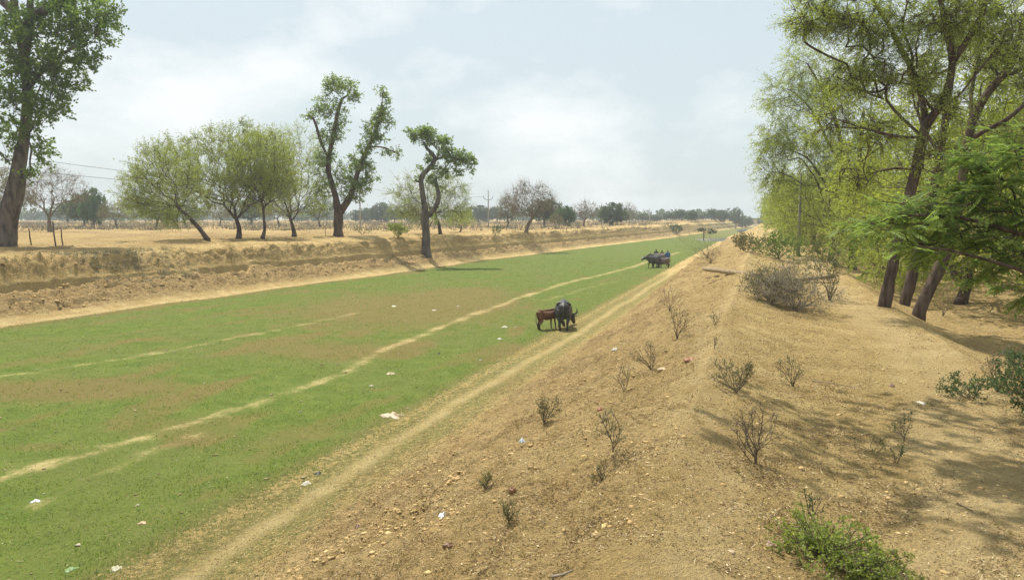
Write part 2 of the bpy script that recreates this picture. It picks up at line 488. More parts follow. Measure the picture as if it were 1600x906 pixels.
def terrain(X, Y, full=True):
    s, t = to_st(np.asarray(X, float), np.asarray(Y, float))
    z, u, K = base_z(s, t)
    tcf, tL = K[4][0], K[6][0]
    dist = np.sqrt(s * s + t * t)
    # zones
    fieldz = 1 - ss(-4.0, -2.5, u - tcf)
    cliff = ss(-2.0, -1.0, u - tcf) * (1 - ss(-.5, -.1, u - tcf))
    slopeL = ss(-0.02, 0.4, u - tcf) * (1 - ss(-1.4, -0.4, u - tL))
    slopeR = ss(-6.6, -5.6, u) * (1 - ss(-1.6, -0.2, u))
    berm = ss(-2.0, -0.5, u) * (1 - ss(4.0, 5.5, u))
    low = ss(4.5, 6.5, u)
    # field bunds and furrows
    bund = noise(s / 60.0 + t / 400.0, t / 11.0, 21)
    rid = np.exp(-((np.abs(bund)) / 0.05) ** 2)
    z = z + fieldz * (0.32 * rid * ss(2, 10, tcf - u) + 0.16 * fbm(s / 14, t / 9, 4, 22) * ss(0, 8, tcf - u))
    z = z + fieldz * 0.05 * fbm(s / 1.6, t / 1.2, 3, 25)
    z = z + fieldz * 0.45 * np.clip(noise(s / 16.0 + 4.4, t / 7.0, 27) - 0.25, 0, 1) * ss(6, 20, tcf - u)
    # cliff gullies and slumped clods
    gl = np.abs(noise(s / 0.75 + 0.7 * u, u * 0.35, 31))
    z = z + cliff * (0.50 * (gl - 0.25) + 0.26 * fbm(s / 0.30, u / 1.1, 4, 33, .65))
    z = z + np.exp(-((u - tcf + .03) / .16) ** 2) * (.07 * fbm(s / .7, u / .4, 3, 37) + .05 * noise(s / .25, u / .3, 39))
    z = z + slopeL * (0.26 * fbm(s / 0.9, u / 0.7, 4, 35, 0.65) + 0.10 * np.abs(noise(s / 0.22, u / 0.25, 38)))
    # canal bed
    bed = ss(-0.4, 1.0, u - tL) * (1 - ss(-9.2, -8.0, u))
    z = z + bed * (0.05 * fbm(s / 7, u / 3.5, 3, 41) + 0.012 * fbm(s / 0.5, u / 0.5, 2, 44))
    # near slope
    z = z + slopeR * (0.12 * fbm(s / 1.5, u / 1.1, 5, 51, 0.66) + 0.05 * fbm(s / .45, u / .4, 3, 53) * ss(-.25, .25, noise(s / 2.1, u / 1.3, 57)) + 0.05 * np.abs(noise(s / 0.17, u / 0.15, 55)))
    z = z + berm * (0.05 * fbm(s / 2.4, u / 1.4, 4, 61) + 0.008 * fbm(s / 0.2, u / 0.2, 2, 64))
    z = z + low * (0.16 * fbm(s / 3.5, u / 2.4, 4, 71) + 0.03 * fbm(s / 0.4, u / 0.4, 2, 74)) + ss(9, 14, u) * (1 - ss(30, 60, u)) * 0.35 * (noise(s / 6, u / 5, 76) + 0.2)
    z = z + (slopeR + berm * 0.6) * ss(35, 60, s) * 0.18 * fbm(s / 6, u / 1.8, 3, 81)
    z = z + 0.9 * np.exp(-((s - 205) / 12.0) ** 2 - ((u - 0.0) / 2.4) ** 2)
    z = z + 0.45 * np.exp(-((s - 92) / 7.0) ** 2 - ((u + 2.8) / 1.6) ** 2)
    wd = np.full(z.shape, 9.0)
    for (ws, wt, hs, ht) in water_spots:
        q = np.sqrt(((s - ws) / hs) ** 2 + ((t - wt - (bend(s) - bend(ws)) * 0.9) / ht) ** 2) + 0.25 * noise(s / 6, t / 2.2, 91)
        wd = np.minimum(wd, q)
    z = np.where(wd < 1.6, z * ss(1.0, 1.6, wd) - 0.22 * (1 - ss(0.7, 1.15, wd)), z)
    # left canal end hill
    z = z + ss(250, 300, s) * fieldz * 1.2 * np.exp(-((u - tcf + 8) / 14) ** 2) * (1 - ss(420, 520, s))
    if not full: return z
    return z, s, t, u, K, dict(field=fieldz, cliff=cliff, slopeL=slopeL, slopeR=slopeR, berm=berm, low=low, bed=bed, dist=dist, wd=wd)

def Hz(X, Y):
    return float(terrain(np.array([X]), np.array([Y]), False)[0])

def G(px, py):
    d = ray(px, py)
    ds = np.geomspace(4, 1200, 3000)
    X = d[0] / d[1] * ds; Y = ds; Z = HC + d[2] / d[1] * ds
    zt = terrain(X, Y, False)
    hit = np.nonzero(Z <= zt)[0]
    i = hit[0] if len(hit) else len(ds) - 1
    return np.array([X[i], Y[i], zt[i]])

def Gz(px, depth):
    X = (px - 800) / 1200.0 * (depth * CT)   # close enough for a base near the horizon
    X = ray(px, 350)[0] / ray(px, 350)[1] * depth
    return np.array([X, depth, Hz(X, depth)])

def flo(px, py):
    d = ray(px, py); k = -HC / d[2]
    return d[0] * k, d[1] * k

def polydist(X, Y, pts):
    best = np.full(X.shape, 1e9)
    for (x0, y0), (x1, y1) in zip(pts[:-1], pts[1:]):
        dx, dy = x1 - x0, y1 - y0
        f = np.clip(((X - x0) * dx + (Y - y0) * dy) / (dx * dx + dy * dy), 0, 1)
        best = np.minimum(best, np.hypot(X - x0 - f * dx, Y - y0 - f * dy))
    return best

# columns
def geo_cols(n, p, rev=False):
    f = (np.arange(n) / n) ** p
    if rev: f = 1 - ((n - np.arange(n)) / n) ** p
    return f
seg_n = [70, 12, 18, 24, 8, 34, 10, 100, 24, 14, 56, 42, 18, 22, 24, 24, 18, 16, 26, 12, 34]
rows = list(np.linspace(-30, 4.4, 22))
sv = 4.6
while sv < 1000:
    rows.append(sv)
    sv *= 1.0065 if sv < 60 else (1.0095 if sv < 220 else 1.035)
rows = np.array(rows)
KN = knots(rows)
cols = []
seg_start = []
cnt = 0
for k, nn in enumerate(seg_n):
    seg_start.append(cnt)
    if k == 0: f = geo_cols(nn, 4.2, True)
    elif k == len(seg_n) - 1: f = geo_cols(nn, 3.6)
    else: f = np.arange(nn) / nn
    for ff in f:
        cols.append(KN[k][0] * (1 - ff) + KN[k + 1][0] * ff)
    cnt += nn
cols.append(KN[-1][0]); seg_start.append(cnt); cnt += 1
U = np.stack(cols, 1)                       # rows x cols
nR, nC = U.shape
SS = np.repeat(rows[:, None], nC, 1)
TT = U + bend(SS)
GX, GY = to_xy(SS, TT)
gz, gs, gt, gu, gK, zn = terrain(GX.ravel(), GY.ravel())
Xf, Yf = GX.ravel(), GY.ravel()
tLv = gK[6][0]
green = zn['bed'] * ss(0.1, 0.9, gu - tLv) * (1 - ss(-8.7, -7.9, gu))
green = green + 0.62 * ss(-8.9, -8.0, gu) * (1 - ss(-6.9, -4.8, gu)) * (1 - ss(60, 90, gs))
green *= (1 - 0.25 * ss(170, 240, gs))
green = np.maximum(green, 0.62 * ss(230, 290, gs) * (zn['cliff'] + zn['slopeL'] + 0.6 * zn['field'] * (1 - ss(18, 40, gK[4][0] - gu))) * (1 - ss(600, 700, gs)))
green = np.maximum(green, 0.03 * zn['cliff'])
A_ = [flo(*p) for p in ((-200, 800), (0, 748), (130, 712), (280, 664), (420, 625), (540, 582), (605, 545), (700, 506), (800, 470), (870, 446), (960, 425), (1010, 410), (1060, 394))]
B_ = [flo(*p) for p in ((-100, 600), (60, 580), (200, 559), (350, 530), (500, 503), (560, 489))]
Cx = [flo(*p) for p in ((60, 790), (120, 757), (230, 708), (320, 672))]
E_ = [flo(*p) for p in ((850, 470), (900, 455), (960, 440))]
wob = 0.35 * noise(gs / 1.7, gu / 1.7, 95) + 0.2 * noise(gs / .5, gu / .5, 96)
dA = polydist(Xf, Yf, A_) + wob * 0.6; dB = polydist(Xf, Yf, B_) + wob * .5; dC = polydist(Xf, Yf, Cx) + wob * .5; dE = polydist(Xf, Yf, E_) + wob * .4
scl = 1 + gs / 70.0
pale = np.maximum.reduce([0.60 * (1 - ss(0.02, 0.40 * scl, dA)), 0.45 * (1 - ss(0.05, 0.4 * scl, dB)), 0.45 * (1 - ss(0.0, 0.4, dC)), 0.4 * (1 - ss(0.05, 0.4 * scl, dE))])
pale = np.maximum(pale, 0.25 * (1 - ss(0.4, 1.3, dA)) * (1 - ss(20, 34, gs)))
pw = 0.22 * noise(gs / 4.0, 2.0, 97) + .28 * noise(gs / 13.0, 5.0, 197)
pale = np.maximum(pale, 0.62 * (1 - ss(0.0, 0.6, np.abs(gu + 7.45 + pw))) * (1 - ss(70, 110, gs)))
pale = np.maximum(pale, 0.75 * (1 - ss(0.15, 0.5, np.abs(gu - tLv - 0.1 + pw))) * (1 - ss(150, 200, gs)))
pale = np.maximum(pale, 0.95 * (1 - ss(0.3, 1.3, np.abs(gu - 2.5 - 3 * pw - 0.02 * np.clip(gs, 0, 30)))) * (1 - 0.5 * ss(60, 90, gs)))
pale = np.maximum(pale, 0.62 * (1 - ss(0.1, 0.8, np.abs(gu + 0.75 + 2 * pw))))
pale = np.maximum(pale, 0.55 * ss(-2.0, 0, gu) * (1 - ss(2, 4, gu)) * ss(55, 80, gs))
fl = zn['field']
fstreak = ss(.05, .45, fbm(gs / 40.0 + gt / 300.0, gt / 5.0, 3, 301)) * fl
pale = np.maximum(pale, fl * (0.02 + 0.30 * ss(-0.1, 0.4, noise(gs / 60.0 + gt / 400.0, gt / 11.0, 21))))
def blob(px, py, rx, ry, amp=1.0):
    x0, y0 = flo(px, py); x1, _ = flo(px + rx, py); _, y1 = flo(px, py - ry)
    r2 = ((Xf - x0 + 0.0 * Yf) / max(x1 - x0, .1)) ** 2 + ((Yf - y0) / max(y1 - y0, .1)) ** 2
    return amp * np.exp(-r2)
brown = blob(640, 480, 190, 24, 1.2) + blob(740, 455, 60, 8, .8) + blob(110, 608, 220, 18, 1.1) + blob(480, 545, 170, 14, .6) + blob(60, 700, 80, 10, .6) + blob(300, 690, 40, 8, .5) + blob(560, 555, 90, 12, .5) + blob(30, 530, 120, 8, .4) + blob(240, 530, 80, 6, .5)
brown += 0.55 * ss(0.1, 0.6, fbm(gs / 6, gu / 1.8, 4, 99)) * (1 - ss(60, 100, gs))
brown += 0.75 * (1 - ss(0.4, 2.2, gu - tLv)) * (1 - ss(100, 150, gs)) + 0.45 * ss(-9.6, -8.4, gu)
brown += 0.4 * ss(120, 220, gs) * (zn['wd'] < 3)
brown = np.clip(brown, 0, 1) * (1 - 0.2 * ss(150, 300, gs))
clod = np.clip(1.0 * fstreak + .5 * fl + zn['slopeL'] * 1.0 + zn['slopeR'] * (0.5 + 0.5 * ss(-0.1, 0.3, fbm(gs / 3, gu / 2, 3, 98)) * (1 - ss(-4.0, -2.5, gu))) + zn['cliff'] * 0.5 + zn['low'] * 0.3, 0, 1)
# normals for the whole sheet, so that the pieces join without a seam
Pg = np.stack([GX, GY, gz.reshape(nR, nC)], -1)
dr = np.gradient(Pg, axis=0); dc = np.gradient(Pg, axis=1)
Nn = unit(np.cross(dc, dr)); Nn[Nn[..., 2] < 0] *= -1
def sheet(name, c0, c1):
    idx = np.arange(nR)[:, None] * nC + np.arange(c0, c1 + 1)[None]
    fi = idx.ravel(); wdt = c1 - c0 + 1
    V = Pg.reshape(-1, 3)[fi]
    r = np.arange(nR - 1)[:, None] * wdt; c = np.arange(wdt - 1)[None]
    F = np.stack([r + c, r + c + 1, r + wdt + c + 1, r + wdt + c], -1).reshape(-1, 4)
    me = mesh(name, V, F, M_ground, True, dict(green=green[fi], pale=pale[fi], brown=brown[fi], clod=clod[fi]))
    me.normals_split_custom_set_from_vertices(Nn.reshape(-1, 3)[fi].astype(np.float32).tolist())
    o = obj(name, me); tag(o, kind='structure')
    return o
sheet('field', 0, seg_start[2])
sheet('far_bank', seg_start[2], seg_start[6])
sheet('canal_bed', seg_start[6], seg_start[8])
sheet('near_bank', seg_start[8], seg_start[14])
sheet('dirt_path', seg_start[14], seg_start[16])
sheet('lower_ground', seg_start[16], nC - 1)

# water lying in the bed
mW, n_, o_ = new_mat('muddy_water')
d_ = N(n_, 'BsdfPrincipled', i_Roughness=0.08, i_IOR=1.33); d_.inputs['Base Color'].default_value = (0.16, 0.17, 0.15, 1)
b_ = N(n_, 'Bump', i_Strength=0.08, i_Distance=0.05); n_.links.new(nz(n_, 4, 3), b_.inputs['Height']); n_.links.new(b_.outputs[0], d_.inputs['Normal'])
n_.links.new(d_.outputs[0], o_.inputs[0])
for (ws, wt, hs, ht) in water_spots:
    sv_ = np.linspace(-1.25, 1.25, 40); V = []
    for q in sv_:
        hw = ht * math.sqrt(max(0.02, 1 - (q / 1.25) ** 2)) * 1.25
        s_ = ws + q * hs; tc0 = wt + (float(bend(s_)) - float(bend(ws))) * 0.9
        for side in (-1, 1):
            x, y = to_xy(s_, tc0 + side * hw); V.append((x, y, -0.03))
    F = [(2 * i, 2 * i + 1, 2 * i + 3, 2 * i + 2) for i in range(39)]
    tag(obj('water', mesh('water', np.array(V), np.array(F), mW)), kind='structure')

# ------------------------------------------------------------------ trees
def grow(sk, tg, rg, tip=0.007, base_r=None, step=0.6, allow=None, curve=0.35, pl=0.35, sag=0.0):
    """sk: list of (pos, parent, r or 0). tg: targets (m,3). Every target is joined to the nearest part of the tree."""
    mx = len(sk) + len(tg) * 7 + 10
    Pn = np.zeros((mx, 3)); par = np.full(mx, -1); rs = np.zeros(mx); dirn = np.zeros((mx, 3)); plen = np.zeros(mx)
    n = 0
    for p, q, r in sk:
        Pn[n] = p; par[n] = q; rs[n] = r
        if q >= 0:
            v = Pn[n] - Pn[q]; plen[n] = plen[q] + np.linalg.norm(v); dirn[n] = v / (np.linalg.norm(v) + 1e-9)
        else: dirn[n] = (0, 0, 1)
        n += 1
    ok = np.ones(mx, bool)
    if allow is not None:
        ok[:len(sk)] = False
        for a in allow: ok[a] = True
    st = Pn[[i for i in range(len(sk)) if ok[i]][0]]
    order = np.argsort(np.linalg.norm(tg - st, axis=1) + rg.normal(size=len(tg)) * 0.15)
    for t in tg[order]:
        v = t - Pn[:n]
        d = np.linalg.norm(v, axis=1) + 1e-6
        cosa = np.einsum('ij,ij->i', v, dirn[:n]) / d
        cost = d * (1.35 - 0.5 * cosa) + pl * plen[:n]
        cost[~ok[:n]] = 1e9
        i = int(np.argmin(cost))
        a = Pn[i].copy(); L = d[i]
        m = int(min(6, max(1, round(L / step))))
        ctrl = a + (dirn[i] * curve + v[i] / L * (1 - curve)) * L * 0.5 + rg.normal(size=3) * L * 0.07
        prev = i
        for k in range(1, m + 1):
            f = k / m
            p = a * (1 - f) ** 2 + 2 * ctrl * f * (1 - f) + t * f * f
            p[2] -= sag * L * f * f
            Pn[n] = p; par[n] = prev
            vv = p - Pn[prev]; l = np.linalg.norm(vv) + 1e-9
            dirn[n] = vv / l; plen[n] = plen[prev] + l
            prev = n; n += 1
    Pn, par, rs, dirn = Pn[:n], par[:n], rs[:n], dirn[:n]
    cntv = np.zeros(n); has = np.zeros(n, bool)
    for i in range(n - 1, 0, -1):
        if not has[i]: cntv[i] = 1
        cntv[par[i]] += cntv[i]; has[par[i]] = True
    R0 = base_r or max(rs.max(), 0.1)
    p = math.log(max(cntv[0], 2)) / math.log(R0 / tip)
    r = tip * cntv ** (1 / p)
    r = np.where(rs > 0, rs, r)
    # a branch is never thicker than what carries it
    for i in range(1, n): r[i] = min(r[i], r[par[i]])
    return dict(P=Pn, par=par, r=r, dir=dirn, tips=np.nonzero(~has)[0], n_sk=len(sk))

def wood_mesh(T, org, mb, rg, k_thick=9, thick=0.05, rough=0.05, flare=None):
    P_, par, r = T['P'] - org, T['par'], T['r']
    n = len(P_)
    kids = [[] for _ in range(n)]
    for i in range(1, n): kids[par[i]].append(i)
    stack = [(0, None)]; thin = []
    while stack:
        i, pr = stack.pop()
        chain = [] if pr is None else [pr]
        cur = i
        rr = []
        while True:
            chain.append(cur)
            ks = kids[cur]
            if not ks: break
            ks = sorted(ks, key=lambda q: -r[q])
            for q in ks[1:]:
                if r[q] > thick: stack.append((q, cur))
                else: thin.append(q)
            if r[ks[0]] <= thick: thin.append(ks[0]); break
            cur = ks[0]
        if len(chain) >= 2:
            path = P_[chain]; rad = r[chain].copy()
            if pr is not None: rad[0] = rad[1]
            # resample a little finer
            segs = [path[0]]; rads = [rad[0]]
            for a in range(len(path) - 1):
                for f in (0.5, 1.0):
                    segs.append(path[a] * (1 - f) + path[a + 1] * f); rads.append(rad[a] * (1 - f) + rad[a + 1] * f)
            segs = np.array(segs); rads = np.array(rads)
            sm = segs.copy(); sm[1:-1] = 0.25 * segs[:-2] + 0.5 * segs[1:-1] + 0.25 * segs[2:]
            if pr is None and flare:
                hh = sm[:, 2] - sm[0, 2]
                rads = rads * (1 + flare * np.exp(-hh / (rads[0] * 1.6)))
            kk = k_thick if rads.max() > 0.12 else 6
            V, F3, F4 = tube(sm, rads, kk, True, rough, rg)
            mb.add2(V, F3, F4)
    seen = np.zeros(n, bool)
    st = list(thin); thin_all = []
    while st:
        q = st.pop()
        if seen[q]: continue
        seen[q] = True; thin_all.append(q); st.extend(kids[q])
    if thin_all:
        q = np.array(thin_all)
        V, F = frusta(P_[par[q]], P_[q], np.minimum(r[par[q]], r[q] * 1.25), r[q] * 0.98, 4)
        mb.add(V, F)

def twigs(T, org, rg, per=4, L=(0.4, 0.9), droop=0.0, spread=0.8, r=0.007, interior=0.0, center=None):
    tips = T['tips']
    idx = np.repeat(tips, per)
    if interior > 0:
        cand = np.nonzero((T['r'] < 0.035))[0]
        ex = rg.choice(cand, int(len(tips) * per * interior))
        idx = np.concatenate([idx, ex])
    A = T['P'][idx] - org
    d = unit(T['dir'][idx] + rg.normal(size=(len(idx), 3)) * spread + np.array([0, 0, -droop]))
    Ln = rg.uniform(L[0], L[1], len(idx))
    B = A + d * Ln[:, None]; B[:, 2] -= droop * Ln * 0.4
    return A, B, d, Ln

def add_leaves(mb, A, B, rg, n, Lf, Wf, flat=0.3, spread=0.7, jitter=0.03, lo=0.15):
    m = len(A)
    f = rg.uniform(lo, 1.02, (m, n))
    pos = A[:, None] + (B - A)[:, None] * f[..., None] + rg.normal(size=(m, n, 3)) * jitter
    ax = unit((B - A))[:, None] + rg.normal(size=(m, n, 3)) * spread
    L_ = rg.uniform(Lf[0], Lf[1], m * n); W_ = rg.uniform(Wf[0], Wf[1], m * n)
    V, F = leaves(pos.reshape(-1, 3), ax.reshape(-1, 3), L_, W_, rg, flat)
    cl_t = np.repeat(rg.uniform(0, 0.45, m), n) + rg.uniform(0, 0.55, m * n)
    mb.add(V, F, np.repeat(cl_t, 4))

def dome(rg, n, rx, ry, rz, zc, low=0.45, bias=0.45, hollow=None):
    """points in a dome-shaped crown: full above its widest level, flattened below"""
    out = []
    while sum(map(len, out)) < n:
        v = unit(rg.normal(size=(n * 2, 3))) * rg.uniform(0, 1, (n * 2, 1)) ** bias
        v[:, 2] = np.where(v[:, 2] < 0, v[:, 2] * low, v[:, 2])
        lump = 1 + 0.16 * noise(v[:, 0] * 2.3 + 5, v[:, 1] * 2.3 + v[:, 2] * 2, 3 + n % 7)
        out.append(v * lump[:, None])
    v = np.concatenate(out)[:n]
    return v * np.array([rx, ry, rz]) + np.array([0, 0, zc])

def make_tree(seed, H=8.0, crown=(4, 4), low=0.5, crotch=1.6, lean=(0, 0), r0=0.2, targets=350, per=4, tw=(0.4, 0.9), tw_r=0.007,
              droop=0.0, nleaf=6, lf=(0.08, 0.16), wf=(0.03, 0.05), bark=None, leaf=None, zc=None, shift=(0, 0), interior=0.3,
              spread=0.8, tipr=0.008, bias=0.45, stems=2, jitter=0.05, sag=0.0, pl=0.35, bend_=0.15):
    rg = np.random.default_rng(seed)
    zc = zc if zc is not None else H * 0.55
    rz = H - zc
    tg = dome(rg, targets, crown[0], crown[1], rz, zc, low, bias)
    tg[:, 0] += shift[0]; tg[:, 1] += shift[1]
    sk = []
    nk = 6
    for k in range(nk):
        f = k / (nk - 1)
        sk.append((np.array([lean[0] * f + bend_ * math.sin(f * 3.1) * (1 if seed % 2 else -1), lean[1] * f + bend_ * 0.5 * math.sin(f * 2.6 + 1) - bend_ * .42, crotch * f]), k - 1, r0 * (1 - 0.25 * f)))
    top = nk - 1
    T = grow(sk, tg, rg, tip=tipr, base_r=r0 * 0.8, allow=[top], sag=sag, pl=pl)
    wb = MB(); wood_mesh(T, np.zeros(3), wb, rg, flare=0.5)
    A, B, d, Ln = twigs(T, np.zeros(3), rg, per, tw, droop, spread, tw_r, interior)
    V, F = cones(A, B, np.full(len(A), tw_r))
    wb.add(V, F)
    trunk = wb.me('trunk', bark)
    cm = None
    if nleaf:
        cb = MB(); add_leaves(cb, A, B, rg, nleaf, lf, wf, jitter=jitter)
        cm = cb.me('crown', leaf)
    return dict(trunk=trunk, crown=cm, H=H, W=2 * crown[0])

def put_tree(var, loc, label, cat='tree', name='tree', group=None, rz=0.0, sx=1.0, sz=1.0, trunk_mat=None, leaf_mat_=None):
    e = empty(name, loc, label, cat, group, rz)
    e.scale = (sx, sx, sz)
    for key, mt in (('trunk', trunk_mat), ('crown', leaf_mat_)):
        me = var[key]
        if me is None: continue
        o = obj(key if name.find('shrub') < 0 else {'trunk': 'stems', 'crown': 'foliage'}[key], me, e)
        if mt:
            o.material_slots[0].link = 'OBJECT'; o.material_slots[0].material = mt
    return e

def fit(var, px, depth, topy, wpx, label, name, basey=None, rz=None, group=None, leaf=None, bark=None, cat='tree'):
    b = Gz(px, depth)
    top = P(px, topy, depth)[2]
    sz = (top - b[2]) / var['H']; sx = (wpx / 1200.0 * depth) / var['W']
    return put_tree(var, b - np.array([0, 0, 0.05]), label, cat, name, group, rz if rz is not None else (px * 0.7) % 6.28, sx, sz, bark, leaf)

# --- acacias standing on the far bank: crowns fitted individually
def acacia(px, py, crown_px, label, seed, r0, lean_px=0, crotch_y=None, leaf=None, n=420, nleaf=7, per=5, bark=None, depth=None, low=0.7, name='acacia_tree', bias=0.45, interior=0.4, tw=(0.55, 1.45), lf=(0.09, 0.2), wf=(0.025, 0.05), tw_r=0.009, spread=0.6, two=None):
    b = G(px, py) if depth is None else Gz(px, depth)
    D = b[1]
    x0, x1, y0, y1 = crown_px
    k = D / 1200.0
    cx = (0.5 * (x0 + x1) - px) * k
    rx = 0.5 * (x1 - x0) * k
    Ht = (P(px, y0, D)[2] - b[2]); Hb = (P(px, y1, D)[2] - b[2])
    zc = Hb + (Ht - Hb) * 0.38
    cz = P(px, crotch_y, D)[2] - b[2]
    rg = np.random.default_rng(seed)
    rx *= 1.06
    tg = dome(rg, n, rx, rx * 0.85, Ht - zc, zc, 1.0, 0.32 if bias == 0.45 else bias)
    nleaf = nleaf if nleaf < 2 else int(nleaf * 2.7); wf = (wf[0] * 1.35, wf[1] * 1.35)
    lowm = tg[:, 2] < zc
    tg[lowm, 2] = zc + (tg[lowm, 2] - zc) * (zc - Hb) / (Ht - zc)
    tg[:, 0] += cx
    ct = lean_px * k
    sk = []
    for q in range(6):
        f = q / 5
        sk.append((np.array([ct * f ** 1.2 + 0.16 * math.sin(f * 3 + seed) - 0.16 * math.sin(seed), 0.1 * math.sin(f * 3), cz * f]), q - 1, r0 * (1 - 0.3 * f)))
    T = grow(sk, tg, rg, tip=0.010, base_r=r0 * 0.85, allow=[5])
    wb = MB(); wood_mesh(T, np.zeros(3), wb, rg, flare=0.35)
    A, B, d, Ln = twigs(T, np.zeros(3), rg, per, tw, 0.0, spread, tw_r, interior)
    V, F = cones(A, B, np.full(len(A), tw_r)); wb.add(V, F)
    e = empty(name, b - np.array([0, 0, 0.05]), label, 'tree')
    obj('trunk', wb.me('trunk', bark or M_bark_dark), e)
    if nleaf:
        cb = MB(); add_leaves(cb, A, B, rg, nleaf, lf, wf, jitter=0.07)
        obj('crown', cb.me('crown', leaf or M_lf_aca), e)
    return e

acacia(325, 375, (200, 312, 224, 346), 'acacia leaning far to the left on the far bank, leftmost of the acacia clump', 11, 0.20, -52, 322, M_lf_aca, 520, 6, 5, low=1)
acacia(373, 373, (262, 456, 198, 326), 'broad dome shaped acacia with a forked dark trunk, widest of its clump', 12, 0.26, -6, 342, M_lf_aca, 1000, 6, 5, lf=(.11, .24), wf=(.03, .055))
acacia(410, 372, (368, 460, 204, 318), 'yellow green topped acacia right of the broad domed acacia', 13, 0.17, 5, 342, M_lf_yel, 520, 6, 5)
acacia(460, 370, (402, 518, 196, 342), 'tall loose acacia with V shaped trunk just left of the tall lopped tree', 14, 0.24, 0, 345, M_lf_aca2, 560, 5, 5)
acacia(78, 361, (34, 133, 262, 322), 'nearly leafless grey acacia in the field behind the three wooden posts', 15, 0.30, 2, 340, M_lf_dry, 420, 1, 6, depth=112, name='bare_acacia_tree', bark=M_twig, tw=(0.8, 1.8), tw_r=0.016)
acacia(822, 361, (792, 864, 285, 338), 'bare rounded acacia with a bowed dark trunk in the middle of the far bank', 16, 0.30, 10, 338, M_lf_dry, 480, 1, 6, depth=112, name='bare_acacia_tree', bark=M_twig, tw=(0.8, 1.8), tw_r=0.016)
acacia(912, 356, (897, 933, 316, 342), 'small bare pinkish grey tree standing left of the dark dense tree', 17, 0.24, -1, 344, M_lf_dry, 200, 1, 6, depth=170, name='bare_acacia_tree', bark=M_twig, tw=(0.8, 1.8), tw_r=0.022)
acacia(688, 362, (613, 732, 268, 350), 'fine twigged spreading acacia directly behind the crooked lopped tree', 18, 0.22, -12, 335, M_lf_aca, 560, 4, 6, depth=92, tw=(0.7, 1.5), tw_r=0.012)
acacia(793, 352, (778, 808, 303, 344), 'thin pale acacia half hidden left of the bare rounded acacia', 19, 0.18, 0, 338, M_lf_olive, 220, 3, 5, depth=150, tw_r=0.018)

# --- skeleton trees drawn branch by branch
def branch_tree(D, base_px, limbs, clumps, label, seed, bark, leaf, name='tree', n_per=14, per=3, tw=(0.3, 0.6), nleaf=7, lf=(0.14, 0.26), wf=(0.10, 0.18), step=0.5, flare=0.3, jitter=0.08, extra=None, tip=0.012, interior=0.2, spread=0.9, sag=0.0, droop=0.1, thick=0.05, rough=0.06, kth=12, cat='tree', flat=0.3, rk=0.8, dk=1.0):
    """limbs: list of (parent index, [(px, py, dy, r_px)]) ; clumps: (px, py, dy, rpx, rpy, n)"""
    rg = np.random.default_rng(seed)
    k = D / 1200.0
    b = P(base_px[0], base_px[1], D)
    sk = []; ids = {}
    for li, (parent, pts) in enumerate(limbs):
        prev = -1 if parent is None else ids[parent]
        if parent is None:
            x, y, dy, rp = pts[0]
            sk.append((P(x, y, D) - np.array([0, 0, .6]), -1, rp * k * rk)); prev = 0
        for j, (x, y, dy, rp) in enumerate(pts):
            p = P(x, y, D) + np.array([0, dy, 0]); p[0] = ray(x, y)[0] / ray(x, y)[1] * (D + dy); p[2] = HC + ray(x, y)[2] / ray(x, y)[1] * (D + dy)
            p = p + rg.normal(size=3) * rp * k * 0.08
            sk.append((p, prev, rp * k * rk)); prev = len(sk) - 1; ids[(li, j)] = prev
    tg = []
    for (x, y, dy, rx, ry, n) in clumps:
        n = int(n * dk)
        c = P(x, y, D + dy)
        v = unit(rg.normal(size=(n, 3))) * rg.uniform(0, 1, (n, 1)) ** 0.5
        tg.append(c + v * np.array([rx * k, 0.5 * (rx + ry) * k, ry * k]))
    tg = np.concatenate(tg)
    ok = [i for i, q in enumerate(sk) if i > 2]
    T = grow(sk, tg, rg, tip=tip, base_r=0.12, step=step, allow=ok, pl=0.02, sag=sag)
    # grown branches keep their own small radii
    wb = MB(); wood_mesh(T, b, wb, rg, kth, thick, rough, flare)
    A, B, d, Ln = twigs(T, b, rg, per, tw, droop, spread, 0.01, interior)
    V, F = cones(A, B, np.full(len(A), 0.010)); wb.add(V, F)
    cb = MB(); add_leaves(cb, A, B, rg, nleaf, lf, wf, jitter=jitter, flat=flat)
    e = empty(name, b, label, cat)
    obj('trunk', wb.me('trunk', bark), e)
    obj('crown', cb.me('crown', leaf), e)
    return e, sk, b

